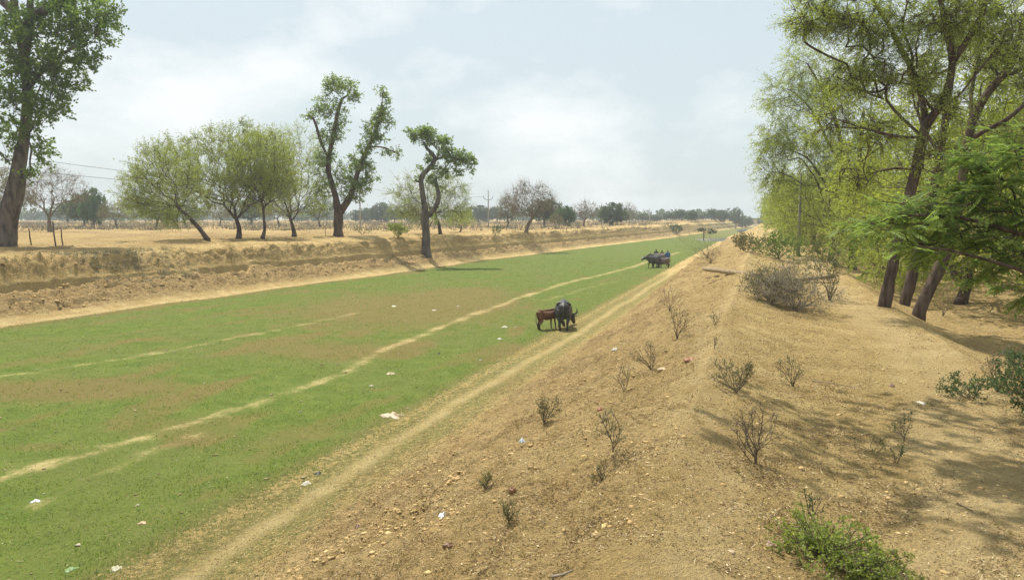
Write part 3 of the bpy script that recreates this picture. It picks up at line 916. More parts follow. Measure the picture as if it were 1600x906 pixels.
# crooked lopped tree at the foot of the bank
Dl = G(668, 400)[1]
branch_tree(Dl, (668, 402), [
    (None, [(668, 404, 0, 13), (666, 385, 0, 10.5), (665, 360, 0, 9.5), (664, 345, 0, 9.5), (664, 325, 0.1, 7.5), (661, 300, 0.2, 6.5), (657, 283, .2, 6.5), (660, 272, .2, 6.5), (672, 262, .1, 6), (681, 250, 0, 5.5), (677, 240, 0, 4.5), (666, 232, 0, 3.6), (662, 222, 0, 2.4)]),
    ((0, 3), [(672, 336, -.3, 6.5), (682, 322, -.6, 6), (687, 308, -.8, 5.2), (683, 293, -.8, 4.5), (680, 278, -.7, 3.4)]),
    ((0, 9), [(695, 244, -.4, 3), (706, 246, -.6, 2.4), (722, 250, -.6, 1.6)]),
    ((0, 2), [(672, 352, .3, 2.5), (676, 345, .5, 1.2)]),
    ((0, 6), [(652, 284, .2, 3.2), (649, 281, .2, 2.6)]),
], [(650, 212, 0, 13, 9, 22), (666, 209, 0, 15, 9, 26), (672, 221, 0, 10, 9, 12), (692, 232, -.3, 12, 14, 26), (703, 246, -.5, 16, 13, 30), (722, 248, -.6, 16, 12, 28), (733, 258, -.6, 7, 9, 8), (690, 268, -.6, 12, 11, 18), (672, 250, 0.6, 9, 9, 9), (678, 282, -.7, 9, 6, 8), (712, 268, -.5, 9, 7, 6), (689, 299, -.8, 4, 8, 3), (660, 262, .5, 7, 4, 4)],
    'crooked heavily lopped tree with leafy tufts leaning at the foot of the far bank', 31, M_bark_grey, M_lf_lop, 'lopped_tree', rk=.62, dk=1.2, nleaf=9, per=5, tw=(0.3, 0.8), lf=(0.16, 0.30), wf=(0.11, 0.19), flare=0.15, rough=.10)
# tall two-stemmed lopped tree
D2 = G(528, 369)[1]
branch_tree(D2, (528, 370), [
    (None, [(528, 372, 0, 13), (527, 355, 0, 11), (528, 335, 0, 11), (528, 322, 0, 9), (522, 300, .2, 7), (512, 270, .4, 6), (513, 245, .4, 5.4), (520, 218, .3, 5), (524, 195, .2, 4.6), (530, 165, 0, 4), (534, 154, 0, 3), (543, 150, 0, 1.5)]),
    ((0, 2), [(538, 325, -.4, 8.5), (547, 305, -.8, 7.5), (556, 280, -1, 6), (564, 255, -1, 5.2), (575, 232, -1, 4.6), (585, 210, -1, 4.4), (593, 185, -1, 3.4), (597, 160, -1, 2.0), (599, 140, -1, 1.0)]),
    ((0, 6), [(502, 225, .6, 3.5), (497, 205, .6, 3.2), (490, 185, .6, 2.6), (482, 181, .6, 1.8)]),
    ((1, 4), [(590, 228, -1.2, 2), (605, 232, -1.2, 1.4), (622, 240, -1.2, 1)]),
], [(515, 135, 0, 14, 12, 22), (535, 135, 0, 20, 14, 34), (548, 152, 0, 12, 7, 10), (505, 152, .3, 12, 8, 10), (500, 175, .6, 12, 10, 14), (492, 183, .6, 8, 7, 6), (516, 172, .2, 10, 12, 12), (525, 200, .2, 11, 16, 18), (518, 222, .2, 12, 10, 12), (536, 190, .2, 7, 8, 5), (497, 210, .5, 8, 10, 8),
    (598, 140, -1, 6, 5, 5), (603, 158, -1, 9, 8, 6), (596, 178, -1, 13, 12, 18), (585, 195, -1, 14, 12, 18), (607, 195, -1, 10, 10, 6), (580, 215, -1, 16, 12, 18), (572, 232, -1, 10, 8, 10), (596, 214, -1, 12, 8, 8), (560, 258, -1, 20, 16, 30), (575, 272, -1, 14, 14, 14), (620, 240, -1.2, 11, 4, 7), (607, 234, -1.2, 8, 4, 4), (550, 285, -.6, 26, 20, 46), (520, 290, .5, 30, 24, 50), (500, 262, .5, 18, 20, 26), (545, 310, -.6, 18, 10, 18), (513, 245, .2, 9, 12, 14), (522, 212, 0, 9, 14, 14), (556, 285, -1, 10, 12, 16), (566, 252, -1.2, 9, 12, 12), (585, 212, -1.2, 8, 12, 12), (530, 170, -.2, 7, 12, 10), (594, 185, -1.2, 6, 12, 8), (577, 295, -1, 6, 9, 5), (540, 262, .3, 14, 10, 10), (570, 240, -1, 10, 10, 8)],
    'tall lopped tree with two thick reddish stems and ragged leafy tops on the far bank', 32, M_bark_red, M_lf_lop, 'lopped_tree', rk=.64, dk=1.2, nleaf=8, per=5, tw=(0.35, 0.95), lf=(0.15, 0.27), wf=(0.10, 0.17), flare=0.15, rough=.10)
# large broadleaf tree at the left edge
D3 = G(12, 384)[1]
branch_tree(D3, (12, 386), [
    (None, [(4, 390, 0, 29), (5, 372, 0, 26), (10, 345, 0, 21), (22, 310, 0, 18), (27, 280, 0, 15), (30, 250, 0, 12), (38, 215, 0, 10), (42, 180, 0, 9.5), (43, 140, 0, 9), (38, 90, 0, 9), (30, 50, 0, 8.5), (24, 20, 0, 8), (15, -40, 0, 7), (10, -110, 0, 5)]),
    ((0, 2), [(-8, 338, .6, 11), (-20, 300, 1, 9), (-45, 220, 1.5, 7), (-60, 120, 2, 5)]),
    ((0, 9), [(46, 50, -.5, 7), (46, 10, -.8, 6), (52, -50, -1, 4)]),
    ((0, 10), [(60, 20, -1, 8), (90, 5, -1.2, 6), (120, -20, -1.2, 4)]),
    ((0, 11), [(0, 0, 1, 9), (-40, -40, 1.5, 6)]),
    ((0, 8), [(65, 110, -1.4, 4), (95, 85, -2, 3), (125, 70, -2, 2)]),
], [(60, 40, -.5, 60, 45, 110), (120, 40, -1.4, 42, 38, 70), (160, 30, -1.6, 32, 26, 40), (30, 90, -1.6, 50, 45, 90), (90, 110, -1.8, 45, 32, 70), (130, 92, -1.8, 26, 20, 24), (20, 150, -2.0, 48, 42, 84), (75, 160, -2, 30, 28, 34), (100, 140, -2, 22, 20, 18), (50, 175, -2.2, 26, 22, 24), (-10, 200, -1, 30, 36, 26), (60, 235, -1.2, 17, 26, 18), (8, 235, -1, 20, 26, 14), (50, 265, -1, 14, 14, 9), (-60, 60, 1, 70, 90, 70), (20, -60, 0, 130, 50, 90), (180, 20, -1.5, 14, 10, 6), (150, 62, -1.6, 16, 10, 8), (105, 10, -1, 60, 30, 50), (42, 205, -1.7, 20, 14, 12)],
    'large dark trunked broadleaf tree filling the left edge of the picture', 33, M_bark_grey, M_lf_broad, 'broadleaf_tree', rk=.78, dk=1.05, nleaf=11, per=5, tw=(0.4, 1.0), lf=(0.15, 0.27), wf=(0.12, 0.20), flare=0.0, step=0.7, kth=16, rough=0.05)

# --- right-hand row of thorn trees: hero group drawn from their limbs
D4 = G(1381, 479)[1]
hero = dict(dk=1.25, n_per=14, per=6, tw=(0.4, 1.0), nleaf=13, lf=(0.06, 0.14), wf=(0.018, 0.034), step=0.5, tip=0.006, interior=0.35, droop=0.35, sag=0.06, spread=0.6, flat=0.2, jitter=0.05, thick=0.03, flare=0.12, rk=.72)
branch_tree(D4, (1381, 480), [
    (None, [(1381, 482, 0, 13), (1386, 455, 0, 12), (1393, 420, 0, 11.5), (1405, 370, 0, 11), (1418, 315, 0, 11), (1430, 265, 0, 11), (1442, 215, 0, 11), (1446, 195, 0, 10)]),
    ((0, 7), [(1440, 150, .5, 7), (1432, 120, .8, 6.5), (1410, 80, 1, 6), (1390, 40, 1.2, 5), (1363, 0, 1.4, 4), (1335, -60, 1.6, 3)]),
    ((0, 7), [(1462, 175, -.3, 8.5), (1480, 150, -.4, 8), (1490, 95, -.5, 7), (1480, 50, -.5, 6), (1470, 5, -.5, 5), (1460, -70, -.5, 3.5)]),
    ((2, 2), [(1510, 65, -.8, 6), (1530, 35, -1, 5.5), (1542, 0, -1, 4.5), (1560, -60, -1, 3)]),
    ((0, 5), [(1400, 262, .5, 3), (1370, 268, 1, 2), (1335, 285, 1.2, 1.2)]),
    ((0, 6), [(1415, 190, .4, 3.5), (1380, 155, .7, 2.8), (1340, 140, 1, 2)]),
    ((0, 6), [(1400, 215, -.6, 3), (1350, 200, -1, 2.2), (1300, 185, -1.2, 1.4)]),
], [(1300, 20, 1, 62, 34, 120), (1255, 40, 1, 26, 22, 34), (1370, 50, .8, 50, 44, 110), (1450, 30, 0, 50, 40, 90), (1520, 20, -.8, 60, 34, 90), (1350, 120, .8, 60, 34, 90), (1420, 110, 0, 50, 40, 60), (1300, 185, -1, 30, 24, 30), (1340, 270, 1, 40, 22, 36), (1480, 160, -.5, 40, 30, 30), (1400, -60, 0, 150, 60, 150), (1570, 60, -1, 40, 36, 40), (1360, 210, 0, 40, 26, 36), (1460, 240, -1, 34, 28, 24)],
    'forked thorn tree beside the dirt path, leftmost of the three leaning trunks', 41, M_bark_dark, M_lf_aca2, 'thorn_tree', **hero)
D5 = G(1411, 476)[1]
branch_tree(D5, (1411, 477), [
    (None, [(1411, 480, 0, 12), (1418, 450, 0, 11), (1430, 410, 0, 10), (1447, 360, 0, 9.5), (1458, 300, 0, 9), (1470, 240, 0, 8), (1478, 180, 0, 7.5), (1486, 120, .2, 6), (1500, 60, .4, 5), (1520, 0, .5, 4)]),
    ((0, 4), [(1470, 270, 1, 5), (1490, 235, 1.5, 4), (1530, 170, 2, 3), (1560, 100, 2, 2)]),
    ((0, 5), [(1450, 215, .8, 4), (1430, 170, 1.2, 3), (1420, 110, 1.5, 2)]),
], [(1500, 60, 1, 50, 46, 80), (1560, 110, 1.5, 40, 36, 50), (1440, 130, 1.5, 40, 36, 50), (1540, 190, 1.6, 34, 26, 30), (1520, -40, .5, 80, 40, 60), (1590, 200, 2, 30, 26, 20)],
    'middle one of the three leaning trunks by the dirt path, thinner thorn tree', 42, M_bark_dark, M_lf_aca, 'thorn_tree', **hero)
D6 = G(1433, 496)[1]
branch_tree(D6, (1433, 497), [
    (None, [(1433, 500, 0, 14.5), (1441, 475, 0, 13), (1455, 445, 0, 12.5), (1472, 410, 0, 12), (1488, 370, 0, 11), (1498, 320, 0, 10), (1506, 270, 0, 9.5), (1511, 225, 0, 9), (1520, 188, 0, 8.5), (1541, 145, 0, 8), (1565, 120, 0, 7.5), (1583, 95, 0, 7), (1595, 50, 0, 6), (1610, 0, 0, 5), (1625, -70, 0, 3.5)]),
    ((0, 7), [(1535, 205, -.4, 5), (1570, 190, -.8, 4.5), (1600, 165, -1, 4), (1640, 120, -1, 3)]),
    ((0, 10), [(1590, 112, .5, 4.5), (1620, 95, .8, 3.5)]),
    ((0, 8), [(1515, 150, .8, 4), (1530, 90, 1.2, 3.2), (1535, 30, 1.5, 2.2)]),
], [(1600, 40, 0, 60, 60, 90), (1550, 80, .8, 46, 40, 60), (1640, 120, -.6, 50, 40, 50), (1560, 230, -.4, 34, 26, 24), (1620, -60, 0, 90, 50, 60), (1680, 60, 0, 50, 60, 40)],
    'stout thorn tree leaning right, rightmost of the three trunks by the dirt path', 43, M_bark_dark, M_lf_aca, 'thorn_tree', **hero)
D7 = G(1331, 421)[1]
hero2 = dict(hero); hero2.update(lf=(0.10, 0.20), wf=(0.028, 0.05), tw=(0.7, 1.7), tip=0.008, droop=0.5, nleaf=17, per=6, rk=.75)
branch_tree(D7, (1331, 422), [
    (None, [(1331, 424, 0, 9), (1332, 400, 0, 8), (1334, 370, 0, 7.5), (1335, 345, 0, 7), (1330, 320, 0, 5.5), (1318, 290, 0, 5), (1312, 255, 0, 4.5), (1316, 225, 0, 4), (1305, 180, .3, 3.2), (1280, 130, .5, 2.4), (1262, 100, .5, 1.6)]),
    ((0, 3), [(1343, 310, -.5, 5), (1340, 280, -.8, 4), (1345, 230, -.8, 3.2), (1350, 170, -.8, 2.2)]),
    ((0, 4), [(1300, 300, .6, 3.2), (1275, 265, 1, 2.6), (1262, 245, 1.2, 2), (1235, 235, 1.4, 1.3)]),
    ((0, 6), [(1290, 215, .8, 2.8), (1270, 170, 1, 2), (1235, 140, 1.1, 1.3)]),
], [(1262, 105, .5, 40, 26, 60), (1225, 150, .8, 30, 34, 60), (1285, 150, .4, 50, 36, 90), (1210, 215, 1, 26, 34, 50), (1250, 220, 1, 44, 40, 90), (1215, 275, 1, 26, 24, 36), (1265, 275, .8, 40, 22, 26), (1320, 120, 0, 50, 36, 70), (1345, 190, -.6, 50, 44, 90), (1195, 250, 1.2, 14, 22, 14), (1350, 260, -.6, 40, 36, 60), (1310, 335, .5, 30, 16, 16), (1370, 300, -.6, 30, 34, 30), (1300, 240, 0, 40, 34, 60)],
    'big drooping thorn tree whose crown hangs farthest left of the right hand row', 44, M_bark_dark, M_lf_aca2, 'thorn_tree', **hero2)

# --- mesh variants shared by the remaining trees
V_thA = make_tree(201, 9.5, (5.2, 5.2), 0.9, 2.2, (0.5, 0.2), 0.22, 480, 5, (0.6, 1.4), 0.010, 0.4, 14, (0.13, 0.28), (0.04, 0.075), M_bark_dark, M_lf_yel, 5.0, interior=0.35, sag=0.05)
V_thB = make_tree(202, 10.5, (5.0, 5.0), 0.95, 2.0, (-0.8, 0.1), 0.24, 480, 5, (0.6, 1.4), 0.010, 0.4, 14, (0.13, 0.28), (0.04, 0.075), M_bark_dark, M_lf_yel, 5.2, interior=0.35, sag=0.05)
V_thC = make_tree(203, 8.0, (4.6, 4.6), 0.95, 1.4, (0.3, 0.3), 0.2, 420, 5, (0.6, 1.3), 0.010, 0.5, 14, (0.13, 0.28), (0.04, 0.075), M_bark_dark, M_lf_aca2, 4.0, interior=0.35, sag=0.05)
V_dense = make_tree(211, 9, (4.5, 4.5), 0.75, 1.6, (0.1, 0), 0.3, 320, 3, (0.5, 1.0), 0.02, 0.0, 9, (0.35, 0.6), (0.25, 0.42), M_bark_dark, M_lf_dark, 4.4, jitter=0.22, interior=0.5)
V_dense2 = make_tree(212, 9, (4.5, 4.5), 0.7, 2.2, (-0.3, 0), 0.3, 260, 3, (0.5, 1.0), 0.02, 0.0, 8, (0.35, 0.6), (0.25, 0.42), M_bark_dark, M_lf_mid, 5.0, jitter=0.22, interior=0.4)
V_airy = make_tree(213, 8, (5, 5), 0.5, 1.8, (0.6, 0), 0.24, 300, 4, (0.7, 1.4), 0.022, 0.0, 6, (0.2, 0.4), (0.10, 0.18), M_bark_dark, M_lf_aca, 4.2, jitter=0.12, interior=0.3)
V_bare = make_tree(214, 8, (4.4, 4.4), 0.5, 2.0, (-0.3, 0), 0.22, 330, 6, (0.8, 1.7), 0.022, 0.0, 1, (0.15, 0.25), (0.05, 0.08), M_twig, M_lf_dry, 4.2, interior=0.3)

def row_tree(s, u, var, label, k=1.0, rz=0.0, kz=None, leaf=None, name='thorn_tree'):
    t = u + float(bend(s)); x, y = to_xy(s, t)
    return put_tree(var, (x, y, Hz(x, y) - 0.06), label, 'tree', name, None, rz, k, kz or k, None, leaf)
row_tree(46, 6.6, V_thC, 'low branching thorn tree behind the leftmost of the three leaning trunks', 0.72, 0.5)
row_tree(62, 4.9, V_thB, 'thorn tree by the slender concrete pole on the berm', 0.85, 1.4, 0.88)
row_tree(76, 5.0, V_thA, 'thorn tree just past the concrete pole in the right hand row', 0.9, 2.6, 0.9)
row_tree(92, 4.8, V_thC, 'dense thorn tree midway along the receding right hand row', 1.05, 3.3, 1.1)
row_tree(112, 5.0, V_thB, 'thorn tree beyond the middle of the receding right hand row', 0.95, 4.4, 0.95)
row_tree(136, 5.0, V_thA, 'hazy thorn tree towards the far end of the right hand row', 1.05, 5.1, 1.05)
row_tree(165, 5.2, V_thC, 'pale thorn tree near the sandy mound at the far end of the right hand row', 1.2, 0.9, 1.25)
row_tree(200, 6.0, V_thB, 'distant thorn tree second from the far end of the right hand row', 1.1, 1.9, 1.05)
row_tree(245, 7.0, V_thA, 'farthest small looking thorn tree of the right hand row', 1.15, 2.2, 1.1)
row_tree(300, 9.0, V_thC, 'blue green tree where the right hand row meets the horizon', 1.3, 2.9, 1.35)
row_tree(39, 8.6, V_thA, 'yellow green thorn tree standing on the lower ground behind the three trunks', 1.05, 0.2, 1.1)
row_tree(34, 12.5, V_thC, 'spreading thorn tree on the lower ground seen between the middle and right trunks', 1.2, 3.9, 1.3, M_lf_yel)
row_tree(52, 11.5, V_thB, 'yellowish thorn tree deep behind the three leaning trunks', 1.25, 5.5, 1.4)
row_tree(68, 9.8, V_thC, 'thorn tree on the lower ground behind the pole', 1.1, 1.1, 1.1, M_lf_yel)
row_tree(45, 18, V_thB, 'thorn tree at the back of the lower ground near the right edge', 1.3, 2.4, 1.3, M_lf_aca)
row_tree(30, 19.0, V_thC, 'dark stemmed thorn tree right at the frame edge behind the feathery branches', 1.25, 5.9, 1.3, M_lf_aca)
row_tree(70, 17, V_thA, 'far thorn tree filling the gap high between the limbs of the rightmost trunk', 1.2, 0.6, 1.15)
row_tree(95, 12, V_thB, 'hidden thorn tree behind the row, far past the concrete pole', 1.2, 3.0, 1.15)
row_tree(22, 15.0, V_thB, 'tall thorn tree out on the right whose lower limbs hang into the frame edge', 1.0, 4.1, 1.05, M_lf_aca)

# --- far trees across the field: (variant, px, depth, top y, width px, label, name, leaf)
far = [
 (V_airy, 12, 118, 262, 90, 'hazy brown acacia just right behind the big left trunk', 'acacia_tree', M_lf_olive),
 (V_dense2, 130, 175, 305, 54, 'olive round tree left of the dark green field tree', 'field_tree', M_lf_mid),
 (V_dense, 147, 160, 297, 38, 'dark green tree in the left field behind the wooden posts', 'field_tree', M_lf_far),
 (V_airy, 184, 150, 313, 56, 'low brown topped acacia with a curved stem in the left field', 'acacia_tree', M_lf_olive),
 (V_dense2, 108, 300, 318, 60, 'faint low tree between the grey bare acacia and the green tree', 'field_tree', M_lf_mid),
 (V_airy, 242, 140, 300, 80, 'bushy acacia seen below the leaning acacia crown', 'acacia_tree', M_lf_aca2),
 (V_airy, 292, 170, 308, 66, 'low acacia behind the leaning acacia trunk', 'acacia_tree', M_lf_mid),
 (V_airy, 343, 190, 312, 52, 'thin far acacia between the leaning and the domed acacia trunks', 'acacia_tree', M_lf_olive),
 (V_dense2, 392, 220, 312, 60, 'grey green far tree behind the domed acacia trunk', 'field_tree', M_lf_mid),
 (V_airy, 437, 180, 305, 62, 'far acacia between the two right trunks of the acacia clump', 'acacia_tree', M_lf_olive),
 (V_airy, 500, 150, 300, 64, 'thick stemmed far tree just left behind the two stemmed lopped tree', 'field_tree', M_lf_mid),
 (V_dense, 571, 340, 326, 42, 'low dark tree at the foot of the pole right of the tall lopped tree', 'field_tree', M_lf_dark),
 (V_dense, 596, 300, 318, 34, 'blue green upright tree on the horizon left of the crooked lopped tree', 'field_tree', M_lf_dark),
 (V_dense2, 617, 270, 326, 32, 'lighter olive tree beside the blue green upright one', 'field_tree', M_lf_mid),
 (V_airy, 655, 200, 318, 50, 'dim far acacia seen behind the crooked tree stem', 'acacia_tree', M_lf_olive),
 (V_airy, 718, 110, 325, 46, 'small flat topped green tree right of the crooked lopped tree', 'acacia_tree', M_lf_aca2),
 (V_dense, 748, 330, 322, 44, 'dark tree on the horizon left of the cross armed pole', 'field_tree', M_lf_dark),
 (V_dense2, 776, 340, 324, 34, 'hazy tree on the horizon right of the cross armed pole', 'field_tree', M_lf_dark),
 (V_dense2, 852, 170, 312, 52, 'olive green tree partly behind the bare rounded acacia', 'field_tree', M_lf_mid),
 (V_dense, 884, 165, 323, 28, 'small bright green tree right of the bare rounded acacia', 'field_tree', M_lf_far),
 (V_airy, 868, 150, 332, 22, 'small straw coloured bush tree under the bare rounded acacia', 'acacia_tree', M_lf_olive),
 (V_dense, 957, 190, 318, 42, 'darkest dense round tree on the far bank horizon', 'field_tree', M_lf_dark),
 (V_bare, 982, 200, 317, 26, 'gnarled bare tree touching the darkest dense tree', 'bare_tree', None),
 (V_dense2, 1004, 330, 334, 26, 'low hazy tree right of the gnarled bare tree', 'field_tree', M_lf_mid),
 (V_dense, 1022, 340, 336, 22, 'small blue tree between two far poles', 'field_tree', M_lf_dark),
 (V_dense2, 1048, 300, 333, 30, 'flat olive tree behind the bend of the far bank', 'field_tree', M_lf_mid),
 (V_dense2, 1066, 300, 329, 30, 'rounded grey green tree left of the feathery far tree', 'field_tree', M_lf_dark),
 (V_dense, 1080, 280, 329, 20, 'brighter green tree on the horizon behind the sandy bank', 'field_tree', M_lf_far),
 (V_dense2, 1094, 380, 334, 28, 'low far tree right of the brighter green one', 'field_tree', M_lf_mid),
 (V_dense2, 1112, 330, 327, 24, 'far tree left of the pair above the grassy bank', 'field_tree', M_lf_mid),
 (V_dense, 1126, 340, 329, 26, 'wide dark tree above the distant grassy bank', 'field_tree', M_lf_dark),
 (V_dense2, 1150, 350, 326, 20, 'tallest rounded tree above the distant grassy bank', 'field_tree', M_lf_mid),
 (V_dense, 1164, 380, 338, 24, 'low tree just right of the tallest distant tree', 'field_tree', M_lf_mid),
 (V_dense, 1191, 460, 339, 16, 'small blue round tree at the far end of the canal', 'field_tree', M_lf_dark),
 (V_dense2, 1178, 560, 341, 22, 'faint tree left of the small blue one at the canal end', 'field_tree', M_lf_dark),
 (V_dense2, 1207, 480, 338, 16, 'faint tree right of the small blue one at the canal end', 'field_tree', M_lf_dark),
]
for (v, px, dp, ty, wp, lab, nm, lf_) in far:
    fit(v, px, dp, ty, wp, lab, nm, leaf=lf_)

# --- distant woodland that reads as one mass
rgw = np.random.default_rng(91)
wm = MB()
for i in range(230):
    px = rgw.uniform(-150, 1150); dp = rgw.uniform(420, 700)
    b = Gz(px, dp); h = rgw.uniform(4, 9.5) * (dp / 600) ** 0.5; wd_ = rgw.uniform(5, 13)
    n = 90
    v = unit(rgw.normal(size=(n, 3))) * rgw.uniform(0, 1, (n, 1)) ** 0.4
    c = b + np.array([0, 0, h * 0.5]) + v * np.array([wd_ / 2, wd_ / 2, h * 0.5])
    Vv, Ff = leaves(c, rgw.normal(size=(n, 3)), rgw.uniform(1.2, 2.4, n), rgw.uniform(1.0, 1.8, n), rgw)
    wm.add(Vv, Ff, np.repeat(rgw.uniform(0, 1, n), 4))
tag(obj('distant_woodland', wm.me('distant_woodland', M_lf_dark)), 'hazy line of far woodland along the horizon beyond the field', 'woodland', kind='stuff')
# dry scrub fringe beyond the field
sm_ = MB()
for i in range(1500):
    px = rgw.uniform(-150, 1100); dp = rgw.uniform(125, 330)
    b = Gz(px, dp)
    if b[2] < 2.2: continue
    n = 12
    A = b + rgw.normal(size=(n, 3)) * np.array([.9, .9, 0.02]); B = A + rgw.normal(size=(n, 3)) * np.array([.5, .5, .25]) + np.array([0, 0, rgw.uniform(.5, 1.3)])
    Vv, Ff = cones(A, B, np.full(n, 0.05)); sm_.add(Vv, Ff, np.full(len(Vv), rgw.uniform(0, 1)))
tag(obj('dry_scrub', sm_.me('dry_scrub', M_lf_dry)), 'low brown dry scrub fringing the far side of the field', 'scrub', kind='stuff')

# ------------------------------------------------------------------ shrubs
def shrub(px, py, wpx, hpx, label, seed, kind='dry', n=60, nleaf=4, stems=5, lean=0.0, name='dry_shrub', leaf=None, bark=None, lf=None, wf=None, per=3, flat_top=False, depth_scale=1.0, r=None, tw=None, low=False, spread=0.7, twr=0.0032):
    b = G(px, py); D = np.linalg.norm(b - np.array([0, 0, HC])); k = D / 1200.0
    if 301 <= seed <= 318: wpx *= .88; hpx *= .86; nleaf = max(1, int(nleaf * .7)); leaf = M_lf_olive if leaf is M_lf_mid else leaf
    Wd = wpx * k; Hh = hpx * k
    rg = np.random.default_rng(seed)
    lean = lean + rg.uniform(-.45, .45) * (301 < seed < 319)
    asym = rg.uniform(.25, .6)
    sk = [(np.array([0, 0, -0.05]), -1, 0)]
    r0 = r or max(0.006, 0.014 * Hh)
    for q in range(stems):
        a = q * 6.28 / stems + rg.uniform(-.5, .5); f = rg.uniform(.4, 1.1) if stems > 1 else .15
        e1 = np.array([math.cos(a) * Wd * 0.06 * f + lean * Wd * .08, math.sin(a) * Wd * 0.06 * f, Hh * 0.08])
        sk.append((e1, 0, r0 * 0.9))
        sk.append((e1 + np.array([math.cos(a) * Wd * .12 * f + lean * Wd * .1, math.sin(a) * Wd * .12 * f, Hh * .12]), len(sk) - 1, r0 * .75))
    if low or n >= 150:
        tg = unit(rg.normal(size=(n, 3))) * rg.uniform(0, 1, (n, 1)) ** 0.5 * np.array([Wd / 2, Wd / 2, Hh * 0.5])
        tg[:, 2] += Hh * .45
        if low: tg[:, 2] = np.abs(tg[:, 2] - Hh * .45) * 1.5 * (.35 + .65 * np.abs(noise(tg[:, 0] / Wd * 4, tg[:, 1] / Wd * 4, seed)) * 2)
    else:
        zz = rg.uniform(.22, 1, n) ** .8; aa = rg.uniform(0, 6.28, n)
        rr = Wd / 2 * (.2 + .8 * np.sin(zz * 2.3)) * np.sqrt(rg.uniform(0.05, 1, n)) * (1 + asym * np.sin(aa + seed * 1.7)) * rg.uniform(.75, 1.15, n)
        zz = zz * (1 - .35 * np.clip(np.sin(aa + seed), 0, 1))
        tg = np.stack([rr * np.cos(aa) + lean * Wd * .5 * zz, rr * np.sin(aa), zz * Hh * .92], 1)
    tg[:, 2] = np.maximum(tg[:, 2], 0.05 * Hh)
    T = grow(sk, tg, rg, tip=0.0028, base_r=max(0.009, r0 * 0.9), step=Hh * 0.15, pl=0.6, curve=0.2)
    wb = MB(); wood_mesh(T, np.zeros(3), wb, rg, 6, 0.012, 0.03)
    tw = tw or (0.08 * Hh, 0.22 * Hh)
    A, B, d, Ln = twigs(T, np.zeros(3), rg, per, tw, -0.15, spread, 0.003, 0.5)
    V, F = cones(A, B, np.full(len(A), twr)); wb.add(V, F)
    e = empty(name, b, label, 'shrub', None, 0)
    obj('stems', wb.me('stems', bark or M_twig), e)
    if nleaf:
        cb = MB(); add_leaves(cb, A, B, rg, nleaf, lf or (0.025, 0.05), wf or (0.009, 0.018), jitter=0.01)
        obj('foliage', cb.me('foliage', leaf or M_lf_olive), e)
    return e
shrub(1182, 724, 88, 108, 'leafless branching shrub with one bent stem, nearest of the dry shrubs on the ridge', 301, n=75, nleaf=1, stems=1, lean=-0.35, r=0.017, per=3, leaf=M_lf_dry, lf=(.02, .04), wf=(.008, .014))
shrub(1150, 614, 72, 58, 'bushy half green shrub on the ridge crest behind the leafless one', 302, n=90, nleaf=5, stems=7, per=3)
shrub(1240, 604, 42, 52, 'small upright shrub on the right flank of the ridge', 303, n=40, nleaf=3, stems=4)
shrub(1058, 530, 42, 70, 'tall leafy stemmed shrub leaning on the ridge shoulder', 304, n=60, nleaf=4, stems=4, lean=-0.2, leaf=M_lf_mid)
shrub(1046, 487, 40, 46, 'brown twiggy shrub just beyond the leafy stemmed one', 305, n=50, nleaf=2, stems=4, leaf=M_lf_dry)
shrub(1018, 578, 50, 50, 'sparse brown shrub on the slope left of the red leaf pile', 306, n=50, nleaf=2, stems=5, leaf=M_lf_dry)
shrub(975, 612, 34, 52, 'thin leaning twig shrub on the slope below the plastic bag', 307, n=26, nleaf=2, stems=2, lean=-0.4, leaf=M_lf_dry)
shrub(850, 662, 42, 50, 'round faded green shrub halfway down the canal slope', 308, n=70, nleaf=5, stems=6)
shrub(958, 708, 34, 78, 'single stemmed plant with a leafy head on the open slope', 309, n=34, nleaf=4, stems=1, leaf=M_lf_mid, r=.009)
shrub(940, 752, 22, 34, 'tiny leafy sprig below the single stemmed plant', 310, n=14, nleaf=4, stems=2, leaf=M_lf_mid)
shrub(795, 818, 26, 44, 'small green sprig low on the near slope', 311, n=20, nleaf=4, stems=3, leaf=M_lf_mid)
shrub(758, 762, 22, 24, 'tiny green weed on the slope near the white rags', 312, n=20, nleaf=5, stems=4, leaf=M_lf_mid)
shrub(1412, 690, 30, 48, 'wilted seedling with a drooping head on the dirt path', 313, n=12, nleaf=3, stems=1, leaf=M_lf_dark, r=.008)
shrub(1402, 724, 24, 30, 'lowest dark seedling on the shaded path', 314, n=10, nleaf=4, stems=1, leaf=M_lf_dark, r=.007)
shrub(1366, 706, 24, 26, 'left seedling of the shaded path pair', 315, n=8, nleaf=3, stems=1, leaf=M_lf_dark, r=.007)
shrub(1473, 494, 34, 52, 'leggy green weed right of the rightmost leaning trunk', 316, n=26, nleaf=4, stems=3, leaf=M_lf_mid)
shrub(1118, 508, 20, 28, 'little sprig on the ridge above the red leaf pile', 317, n=14, nleaf=3, stems=2)
shrub(1116, 545, 12, 26, 'lone thin stem on the ridge crest', 318, n=8, nleaf=1, stems=1, leaf=M_lf_dry)
shrub(1243, 486, 130, 70, 'large grey tangled thorn bush at the middle of the ridge', 319, n=190, nleaf=2, twr=.006, lf=(.04, .08), wf=(.015, .03), stems=16, per=5, leaf=M_lf_olive, bark=M_twig_pale, tw=(.2, .65), spread=1.0, r=.03)
shrub(1205, 474, 84, 52, 'olive undergrowth against the left side of the grey thorn bush', 320, n=260, nleaf=5, twr=.006, lf=(.04, .08), wf=(.02, .035), stems=12, per=5, leaf=M_lf_olive, bark=M_twig_pale, tw=(.15, .5), spread=1.0)
